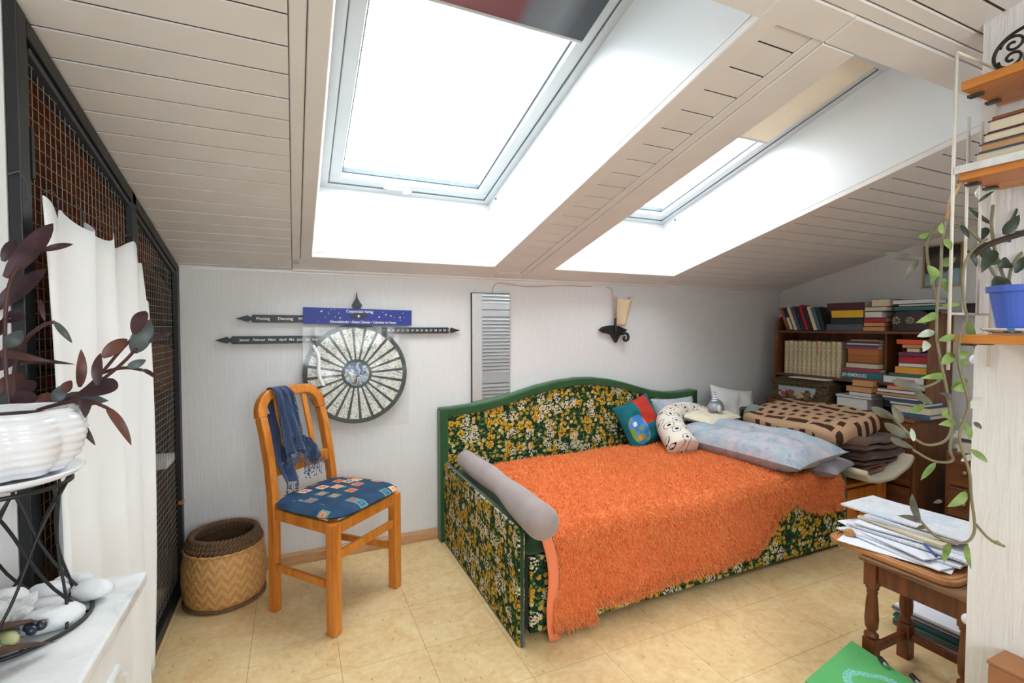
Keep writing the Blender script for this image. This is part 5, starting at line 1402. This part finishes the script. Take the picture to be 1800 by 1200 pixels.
def m_news():
    t = NT('printed_paper'); g = t.sep(t.co()); n_ = t.noise(t.co((1, 9, 1)), 22, 3); ln = t.math('GREATER_THAN', t.math('SINE', t.math('MULTIPLY', g[0], 900)), .1)
    col = t.ramp(t.noise(t.co(), 9, 2), [(.55, (0, 0, 0, 1)), (.56, (1, 1, 1, 1))])
    c = t.mix(t.math('MULTIPLY', t.math('MULTIPLY', ln, t.math('GREATER_THAN', n_, .5)), .30), '#dedfe4', '#8a8d96')
    c = t.mix(t.math('MULTIPLY', col, .25), c, '#8fb4cf'); return t.fin(c, .6)
M_news = m_news(); M_paper = plain('white_paper', '#e6e8f0', .6, .02, 10)
def sheet(name, label, w, h, loc, rz, th, mat, bend=.01, group='papers on the stool', seed=0):
    def fn(u, v):
        x = (u-.5)*w; y = (v-.5)*h; return (x, y, bend*((2*u-1)**2*.6*noise.noise(Vector((seed, u*2, v*2)))+.5*noise.noise(Vector((u*1.7+seed, v*1.7, 3)))))
    o = obj(name, MB().grid(10, 10, fn), mat); so = o.modifiers.new('t', 'SOLIDIFY'); so.thickness = th; so.offset = 1
    o.location = loc; o.rotation_euler = (0, 0, rz); tag(o, label, 'paper', group); return o
base = [(1.875, .935, .424, .25, .24, .30, M_paper, 'lowest white sheet sticking out over the front edge of the board'),
 (1.90, .93, .429, -.12, .22, .33, M_paper, 'white paper second lowest in the pile on the stool'),
 (1.93, .93, .436, .10, .23, .33, M_news, 'printed paper low in the pile on the stool'),
 (1.92, .95, .443, -.22, .22, .31, M_paper, 'white paper fanned out to the left in the pile on the stool'),
 (1.95, .92, .451, .05, .22, .34, M_news, 'printed newspaper in the middle of the pile on the stool'),
 (1.96, .93, .460, .18, .20, .30, M_paper, 'folded white paper above the middle of the pile on the stool'),
 (1.96, .94, .470, -.05, .18, .26, M_pages, 'cream magazine near the top of the pile on the stool'),
 (1.97, .93, .480, .12, .17, .26, M_news, 'rolled printed magazine just below the top newspaper'),
 (2.00, .955, .494, .02, .21, .38, M_news, 'folded newspaper lying on top of the pile on the stool')]
for i, (x, y, z, rz, w_, h_, m_, lab) in enumerate(base):
    sheet('paper' if m_ is not M_news else 'newspaper', lab, w_, h_, (x, y, z), rz, [.002, .004, .006, .004, .007, .006, .008, .011, .006][i], m_, .008, seed=i*3.1)
tag(obj('blue_pen', MB().tube([(1.80, .80, .462), (1.86, .86, .464)], .004, 8), bmat('blue')), 'blue pen lying among the papers on the stool', 'pen')
# magazines on the floor behind the stool
mg = [('white', .022), ('slate', .016), ('green', .008), ('teal', .010), ('bluebk', .010), ('white', .014), ('slate', .006), ('white', .012)]
z = 0.0005
for i, (k, th) in enumerate(mg):
    rz = random.uniform(-.06, .06)+.08
    o = obj('magazine', MB().box(-.115, .135, -.175, .175, 0, th), M_paper if (k == 'white' and i == 7) else bmat(k), bev=.0015, seg=1); o.location = (2.225+random.uniform(-.012, .012), .90+random.uniform(-.012, .012), z); o.rotation_euler = (0, 0, rz)
    tag(o, '%s magazine %s the floor pile behind the stool' % ({'bluebk': 'blue grey', 'slate': 'grey'}.get(k, k), ['at the bottom of', 'second up in', 'third up in', 'fourth up in', 'fifth up in', 'sixth up in', 'just under the top of', 'on top of'][i]), 'magazine', 'magazines on the floor')
    z += th+.0008
# green box
gb = thing('green_box', 'flat bright green box with pale blue chalk scribble and metal catches on the floor', 'box', (1.56, .88, 0))
t = NT('green_lid'); co = t.co(); g = t.sep(co); d = t.n('ShaderNodeVectorMath', operation='DISTANCE'); t.l(co, d.inputs[0]); d.inputs[1].default_value = (-.01, -.06, .1)
rg = t.math('ADD', d.outputs['Value'], t.math('MULTIPLY', t.math('SUBTRACT', t.noise(co, 14, 2), .5), .06))
ring_ = t.math('MULTIPLY', t.math('GREATER_THAN', rg, .060), t.math('LESS_THAN', rg, .085)); st = t.math('GREATER_THAN', t.noise(t.co((1, 6, 1), (0, 0, .5)), 60, 3), .46)
c = t.mix(t.math('MULTIPLY', t.math('MULTIPLY', ring_, st), .75), t.ramp(t.noise(co, 6, 2), [(.3, '#55a862'), (.7, '#63b56e')]), '#8fd0d8')
M_grn = t.fin(c, .5)
q = [(.165, .117), (-.160, .059), (-.185, -.16), (.132, -.10)]
fixn(obj('base', MB().prism([(a*.97, b*.97) for a, b in q], 2, 0, .085), plain('green_side', '#3f8a4c', .5), gb, bev=.003)); fixn(obj('lid', MB().prism(q, 2, .086, .100), M_grn, gb, bev=.002))
for x, y in ((.130, .005), (.133, -.080)):
    ct = obj('catch', MB().tube([(x-.004, y-.012, .109), (x+.010, y+.010, .109)], .008, 12), M_black, gb, smooth=False)
    obj('chrome_end', MB().tube([(x-.010, y-.022, .109), (x-.004, y-.012, .109)], .0078, 12), plain('chrome', '#d0cfd0', .15, .02, metal=1), ct)
bb = thing('brown_box', 'plain brown cardboard box against the plastered partition at the bottom right', 'box', (1.535, .50, 0))
bxm = plain('brown_cardboard', '#9c6a45', .8, .06)
obj('body', MB().box(-.042, .042, -.12, .058, 0, .372), bxm, bb, bev=.003); obj('lid', MB().box(-.044, .044, -.122, .060, .372, .380), bxm, bb, bev=.002)
for z in (1.17-.10*.68, .30): pass
for (x, y, z, lab) in ((PX+.022, PY+.006, 1.085, 'small white round knob on the partition edge below the wooden shelf'), (PX+.018, PY+.006, .405, 'small white round knob low on the partition edge beside the stool'), (PX+.02, PY+.004, 1.51, 'small white round knob on the partition edge beneath the middle shelf')):
    tag(obj('edge_knob', MB().ball((x, y, z), .013, 8, sc=(1, .9, 1.1)), M_gloss, smooth=True), lab, 'knob')

# ================================================================== WIRE SHELF ON THE PARTITION
ws = thing('wire_ladder_shelf', 'white wire ladder wall shelf with three orange wooden boards on the partition', 'shelf', (1.48, .45, 1.15))
M_wwire = plain('cream_wire', '#d8d2c6', .4, .03)
XF_, XB_ = 1.385, 1.572
lad = MB(); yl = .603; yu = .603
for dx in (XF_, XB_): lad.tube([(dx, yl, 1.07), (dx, yl, 1.795)], .0035, 6)
for dx in (XF_+.062, XF_+.124): lad.tube([(dx, yl, 1.20), (dx, yl, 1.66)], .003, 6)
for z in (1.795, 1.20): lad.tube([(XF_, yl, z), (XB_, yl, z)], .003, 6)
obj('wire_ladder', lad, M_wwire, ws, world=True, smooth=True)
lad2 = MB(); yl = .02
for dx in (XF_, XB_): lad2.tube([(dx, yl, 1.07), (dx, yl, 1.795)], .0035, 6)
for z in (1.795, 1.20): lad2.tube([(XF_, yl, z), (XB_, yl, z)], .003, 6)
obj('wire_ladder', lad2, M_wwire, ws, world=True, smooth=True)
for z in (1.724, 1.522, 1.152):
    s_ = obj('shelf_board', MB().box(XF_+.003, XB_-.002, .028, .595, z-.020, z), M_pinex, ws, world=True, bev=.002)
    for xx in (XF_+.05, XF_+.13): obj('clip', MB().box(xx-.008, xx+.008, .575, .600, z-.026, z-.0205).xf(Matrix.Translation(-ws.location)), M_dgrey, s_)
obj('metal_edge', MB().box(XF_-.004, XF_+.002, .03, .600, 1.518, 1.535), plain('pale_metal_edge', '#d6d6d4', .4), ws, world=True)
shb = [('olive', .034, .22, 'grey green bound book at the bottom of the pile on the middle wire shelf'), ('slate', .018, .21, 'grey brown thin book second in the pile on the wire shelf'), ('cream', .020, .20, 'cream book third up in the pile on the wire shelf'), ('cream', .026, .185, 'cream paged book with a dark red cover on top of the wire shelf pile'), ('brown', .006, .19, 'thin brown folder lying over the pile on the wire shelf')]
z = 1.5225
for i, (k, th, hw, lab) in enumerate(shb):
    b = thing('book', lab, 'book', (XF_+.085, .572-hw*.4-.007*i, z), 0, 'books on the wire shelf')
    obj('cover', MB().box(-.07, .07, -hw, hw*.4, 0.0002, .002).box(-.07, .07, -hw, hw*.4, th-.002, th).box(.068, .07, -hw, hw*.4, .002, th-.002), bmat({'olive': 'slate', 'cream': 'maroon'}.get(k, k)), b)
    obj('pages', MB().box(-.067, .067, -hw, hw*.4-.003, .002, th-.002), M_pages if k in ('cream', 'olive') else bmat('tan2'), b); z += th+.0003
# wrought iron trivet
iv = thing('iron_trivet', 'black wrought iron scroll ornament standing on the top wooden board', 'ornament', (XF_+.06, .47, 1.7245))
def spiral(cx, cz, r0, turns, a0, sgn, n=26): return [(0, cx+r0*(1-k/n*.85)*math.cos(a0+sgn*k/n*turns*2*PI), cz+r0*(1-k/n*.85)*math.sin(a0+sgn*k/n*turns*2*PI)) for k in range(n)]
im = MB()
im.tube([(0, .065*math.cos(a), .062+.058*math.sin(a)) for a in np.linspace(0, 2*PI, 36, endpoint=False)], .0045, 7, closed=True)
for cx, cz, a0, sg in ((.028, .082, 0, 1), (-.028, .082, PI, -1), (.028, .045, 0, -1), (-.028, .045, PI, 1)): im.tube(spiral(cx, cz, .026, 1.4, a0, sg), .0035, 6)
im.tube([(0, 0, .006), (0, 0, .125)], .005, 6); im.ball((0, 0, .105), .010, 6)
iv.scale = (.85, .85, .85); iv.location.y = .51
obj('scrollwork', im.xf(Matrix.Rotation(.18, 4, 'Y')), M_iron, iv, smooth=True)
im2 = MB(); im2.tube([(0, -.17+.065*math.cos(a), .064+.060*math.sin(a)) for a in np.linspace(0, 2*PI, 36, endpoint=False)], .0045, 7, closed=True)
for cx, cz, a0, sg in ((.028, .082, 0, 1), (-.028, .082, PI, -1)): im2.tube([(p_[0], p_[1]-.17, p_[2]) for p_ in spiral(cx, cz, .026, 1.4, a0, sg)], .0035, 6)
obj('scrollwork', im2, M_iron, iv, smooth=True)
# blue pot, saucer, plants
M_bpot = plain('cornflower_blue_plastic', '#4a68c8', .35, .04)
py = thing('potted_vine', 'cornflower blue plastic pot with a dark green plant on the lowest board', 'potted plant', (1.468, .508, 1.166))
obj('pot', MB().lathe([(0, 0), (.040, 0), (.042, .003), (.055, .080), (.060, .081), (.061, .094), (.056, .095), (.053, .082), (0, .080)], n=32), M_bpot, py, smooth=False)
obj('soil', MB().lathe([(0, .084), (.053, .083)], n=24), plain('soil', '#2a2018', .95, .3, 60), py)
t = NT('flowered_porcelain'); v = t.vor(t.co(), 60); k_ = t.sep(v.outputs['Color'])
c = t.mix(t.math('MULTIPLY', t.math('LESS_THAN', v.outputs['Distance'], .4), t.math('GREATER_THAN', k_[0], .6)), '#e4e6e6', '#4f8fb8')
tag(obj('saucer', MB().lathe([(0, .003), (.045, .002), (.066, .010), (.069, .013), (.066, .014), (.045, .008), (0, .006)], (1.468, .508, 1.1525), 32), t.fin(c, .15), smooth=True), 'white saucer with blue flowers under the blue pot', 'saucer')
def leafmat(name, a, b, rough=.45):
    t = NT(name); n_ = t.noise(t.co(), 25, 3); m = t.fin(t.ramp(n_, [(.35, a), (.65, b)]), rough)
    trans(m, lin(b), .15); return m
M_lgreen = leafmat('green_leaf', '#5f7a3a', '#8aa65a'); M_lgrey = leafmat('grey_purple_leaf', '#4c4a42', '#6a6858'); M_lpale = leafmat('pale_leaf', '#a8b8a4', '#c8d2c4')
M_ldark = leafmat('dark_green_leaf', '#2b372c', '#43513f'); M_stem = plain('vine_stem', '#7a7358', .6, .15)
for k, s_ in enumerate(POT_STEMS):
    obj('stem', MB().tube(smooth_pts(s_, 2), .0035 if k != 1 else .007, 6), plain('dark_stem', '#35291f', .6) if k == 1 else M_stem, py, world=True, smooth=True)
for k, (a, b, w_) in enumerate(POT_LEAVES):
    obj('leaf', leafm(MB(), a, b, w_), M_ldark, py, world=True, smooth=True)
vn = thing('hanging_vine', 'long trailing vine with fleshy green leaves hanging from the wire shelf', 'plant', VINE_STEMS[0][0])
for k, s_ in enumerate(VINE_STEMS): obj('stem', MB().tube(smooth_pts(s_, 2), .0030, 6), M_stem, vn, world=True, smooth=True)
for k, (a, b, w_, kind) in enumerate(VINE_LEAVES):
    obj('leaf', leafm(MB(), a, b, w_*1.35, .12), (M_lgreen, M_lgrey, M_lpale)[kind], vn, world=True, smooth=True)
tw = MB(); p0 = Vector(VINE_STEMS[0][0])
tw.tube([p0+Vector((0, 0, .02)), p0+Vector((-.004, 0, -.02)), Vector(VINE_STEMS[0][1]), Vector(VINE_STEMS[0][2])], .0045, 6)
tw.tube([p0+Vector((-.03, 0, 0.003)), p0, p0+Vector((.01, .0, -.02))], .003, 5); tw.tube([p0+Vector((-.022, 0, -.028)), p0+Vector((0, 0, -.03))], .003, 5); tw.ball(p0, .009, 6)
obj('cord', tw, plain('raffia_cord', '#b08e68', .8, .2), vn, world=True, smooth=True)

# ================================================================== LEFT: MARBLE TOPPED CABINET
mc = thing('marble_top_cover', 'white panelled radiator cover with a pale marble top at the lower left', 'cabinet', (-.367, .6, 0))
obj('marble_top', MB().box(XL-.146, -.262, -.15, 1.130, .676, .700), M_marble, mc, world=True, bev=.006, seg=3)
obj('carcass', MB().box(XL-.146, -.286, -.14, 1.118, .0, .676), M_whitep, mc, world=True)
for (a, b) in ((.62, 1.08), (.10, .57), (-.13, .05)):
    obj('door_panel', MB().box(-.287, -.276, a, b, .06, .655), M_whitep, mc, world=True, bev=.003)
    fm4 = MB(); pth = [(-.275, a+.05, .11), (-.275, b-.05, .11), (-.275, b-.05, .565), (-.275, b-.075, .575), (-.275, b-.085, .60), (-.275, a+.085, .60), (-.275, a+.075, .575), (-.275, a+.05, .565)]
    fm4.tube(pth, .006, 6, closed=True, up=(1, 0, 0)); obj('moulding', fm4, M_whitep, mc, world=True, smooth=True)
obj('cornice', MB().box(-.288, -.268, -.14, 1.122, .660, .676), M_whitep, mc, world=True, bev=.004)
# iron stand
SC = Vector((-.405, .99, .701))
isd = thing('wire_plant_stand', 'dark iron wire plant stand on the marble top among white stones', 'plant stand', SC)
cir = lambda r_, z, n=40: [(r_*math.cos(2*PI*k/n), r_*math.sin(2*PI*k/n), z) for k in range(n)]
obj('bottom_ring', MB().tube(cir(.097, .004), .0035, 6, closed=True), M_iron, isd, smooth=True)
obj('top_ring', MB().tube(cir(.076, .224), .0035, 6, closed=True), M_iron, isd, smooth=True)
for k in range(12):
    a0 = k*2*PI/12; sg = 1 if k % 2 else -1
    pts = []
    for j in range(12):
        t_ = j/11; a = a0+sg*t_*1.5; r_ = .097-.021*t_-.030*math.sin(PI*t_); pts.append((r_*math.cos(a), r_*math.sin(a), .004+.220*t_))
    obj('wire', MB().tube(pts, .0023, 6), M_iron, isd, smooth=True)
tag(obj('ceramic_saucer', MB().lathe([(0, .002), (.06, .0), (.085, .008), (.094, .016), (.090, .018), (.06, .008), (0, .008)], SC+Vector((0, 0, .228)), 36), M_gloss, smooth=True), 'white oval saucer under the shell shaped planter', 'saucer')
pl_ = thing('shell_planter', 'white glazed shell shaped planter holding a purple leaved plant', 'planter', SC+Vector((.0, .0, .237)))
def shell(u, v):
    a = 2*PI*u; th = v
    prof = [(.030, .0), (.062, .008), (.083, .035), (.091, .065), (.088, .092), (.078, .108), (.072, .112), (.068, .104), (.05, .09)]
    k = th*(len(prof)-1); i = min(int(k), len(prof)-2); f = k-i
    r_ = prof[i][0]*(1-f)+prof[i+1][0]*f; z = prof[i][1]*(1-f)+prof[i+1][1]*f
    rib = 0
    if v < .8: rib = .0035*abs(math.sin(z*PI/.013))**.6*(1 if v > .1 else 0)+.009*abs(math.cos(a*4.5+z*9))-.004
    r_ = r_+rib
    return (r_*math.cos(a)*1.03, r_*math.sin(a)*.92, z*.94)
obj('shell_bowl', MB().grid(110, 80, shell, cu=True), M_gloss, pl_, smooth=True)
def lobe(u, v):
    a = 2*PI*u; th = PI*v; r_ = .052*(1+.05*math.sin(th*9)*(1 if v < .45 else 0)); return (-.075+r_*math.sin(th)*math.cos(a), -.055+r_*math.sin(th)*math.sin(a), .052+r_*1.05*math.cos(th))
obj('spiral_lobe', MB().grid(40, 26, lobe, cu=True), M_gloss, pl_, smooth=True)
kn = MB(); 
for k in range(5): kn.ball((-.055-.008*k, -.045+.004*k, .100+.014*k), .024-.0035*k, 9)
obj('whorl', kn, M_gloss, pl_, smooth=True)
obj('soil', MB().lathe([(0, .098), (.066, .094)], n=24), plain('dark_soil', '#1f1814', .95, .3, 60), pl_)
pp_ = thing('purple_leaf_plant', 'dark purple leaved trailing plant growing out of the white shell planter', 'plant', SC+Vector((0, 0, .29)))
M_purp = leafmat('dark_purple_leaf', '#2e1d24', '#4c3138'); M_purp2 = leafmat('grey_green_leaf', '#3a4342', '#565f60'); M_purp3 = leafmat('reddish_leaf', '#4a2a26', '#6b4238')
M_pstem = plain('purple_stem', '#4a2a28', .5, .15)
for s_ in PURPLE_STEMS: obj('stem', MB().tube(smooth_pts(s_, 2), .0030, 6), M_pstem, pp_, world=True, smooth=True)
for k, (a, b, w_) in enumerate(PURPLE_LEAVES):
    obj('leaf', leafm(MB(), a, b, w_*1.25, .16, n=9), (M_purp, M_purp2, M_purp3, M_purp)[k % 4] if k > 2 else M_purp, pp_, world=True, smooth=True)
# stones around the stand
rr = random.Random(11)
stn = [(-.320, 1.045, .030, 'oblong white stone right of the plant stand foot', 1.3), (-.345, .965, .033, 'large smooth white stone in front of the plant stand', 1.35), (-.352, 1.095, .024, 'small white stone behind the right foot of the stand', 1.1), (-.335, 1.085, .018, 'thin grey chipped stone at the back right', 1.3), (-.385, 1.06, .030, 'white stone inside the plant stand at the back', 1.2), (-.40, .99, .034, 'clear grey crystal lump in the middle of the plant stand', 1.1), (-.365, 1.01, .026, 'grey white stone leaning in the middle of the stand', 1.6), (-.43, 1.045, .036, 'rounded pale stone at the far left of the stand', 1.0), (-.43, .95, .030, 'white stone at the left front of the stand', 1.4), (-.395, .925, .026, 'white stone near the dried leaves', 1.3), (-.375, 1.105, .022, 'white pebble at the back edge of the marble', 1.2), (-.45, 1.0, .026, 'grey crystal piece near the wall', 1.0)]
for i, (x, y, r_, lab, el_) in enumerate(stn):
    mat = M_cryst if 'crystal' in lab else M_stone
    M = Matrix.Rotation(rr.uniform(0, 6), 3, 'Z')
    if 'crystal' in lab:
        mb = MB(); c0 = []
        for k in range(7):
            d = Vector((rr.uniform(-1, 1), rr.uniform(-1, 1), rr.uniform(.3, 1.4))).normalized()*r_*1.3; b0 = Vector((x, y, .702+r_*.35))
            mb.tube([b0, b0+d*.75, b0+d], lambda q: (.010 if q < .8 else .001), 6)
        mb.ball((x, y, .702+r_*.6), r_*.75, 6, nz=.3, sc=(1, 1, .7))
        o = obj('crystal', mb, mat)
    else: o = obj('stone', MB().ball((x, y, .7015+r_*.56), r_*.85, 12, M=M, sc=(el_, .9, .66), nz=.16), mat, smooth=True)
    tag(o, lab, 'stone', 'white stones around the plant stand')
# dried leaf decoration at the corner
dl = thing('dried_leaf_decoration', 'brown dried leaves with a red berry and a green pod on the marble top', 'decoration', (-.36, .88, .7015))
M_dry = leafmat('dried_brown_leaf', '#4c362e', '#6f5146'); M_dry2 = leafmat('dark_green_dry_leaf', '#2c3d36', '#43554a')
for (a, b, w_, m_) in (((-.46, .84, .712), (-.335, .955, .722), .05, M_dry), ((-.44, .80, .708), (-.318, .905, .710), .045, M_dry), ((-.43, .86, .712), (-.36, .92, .720), .035, M_dry2), ((-.45, .78, .708), (-.36, .83, .710), .05, M_dry2)):
    obj('leaf', leafm(MB(), a, b, w_, .12, Vector((0, 0, 1)), 8), m_, dl, world=True, smooth=True)
obj('berry', MB().ball((-.395, .865, .724), .010, 8, sc=(1.3, 1, 1)), plain('red_berry', '#8c3a22', .3), dl, world=True, smooth=True)
obj('pod', MB().ball((-.372, .905, .730), .012, 8, M=Matrix.Rotation(.7, 3, 'Z'), sc=(.8, 1.9, .8)), plain('green_pod', '#a8ac7c', .5), dl, world=True, smooth=True)
for (x, y) in ((-.352, .918), (-.345, .928), (-.36, .93)): obj('dark_berry', MB().ball((x, y, .728), .007, 6), plain('dark_berry', '#1f2638', .3), dl, world=True, smooth=True)

# ================================================================== LOUVRED WARDROBE IN THE ALCOVE (seen in the mirror)
wd = thing('louvred_wardrobe', 'white wardrobe with louvred doors standing in the alcove behind the partition', 'wardrobe', (2.2, .05, 0))
obj('carcass', MB().box(1.76, 3.0, -.35, .178, .0, 1.86), M_whitep, wd, world=True)
for x0 in (1.764, 2.384):
    x1 = x0+.615; dm = obj('door', MB().box(x0, x0+.075, .18, .204, .02, 1.85).box(x1-.075, x1, .18, .204, .02, 1.85).box(x0+.075, x1-.075, .182, .202, 1.76, 1.85).box(x0+.075, x1-.075, .182, .202, .02, .12).box(x0+.075, x1-.075, .182, .202, 1.28, 1.345).box(x0+.075, x1-.075, .182, .202, 1.36, 1.425).box(x0+.075, x1-.075, .182, .202, .55, .66), M_whitep, wd, world=True, bev=.002)
    for (za, zb_) in ((.12, .55), (.66, 1.28), (1.425, 1.76)):
        z = za+.018
        while z < zb_-.005:
            lv = MB().box(-(x1-x0-.15)/2, (x1-x0-.15)/2, -.003, .003, -.019, .019, Matrix.Translation((0, 0, 0)) @ Matrix.Rotation(.6, 4, 'X'))
            if 'LV' not in globals(): LV = lv
            lv.xf(Matrix.Translation(((x0+x1)/2-2.2, .192-.05, z)))
            obj('louvre', lv, M_whitep, dm)
            z += .0385
    obj('door_knob', MB().ball((x0+.040-2.2, .213-.05, 1.02), .012, 8), M_whitep, dm, smooth=True)
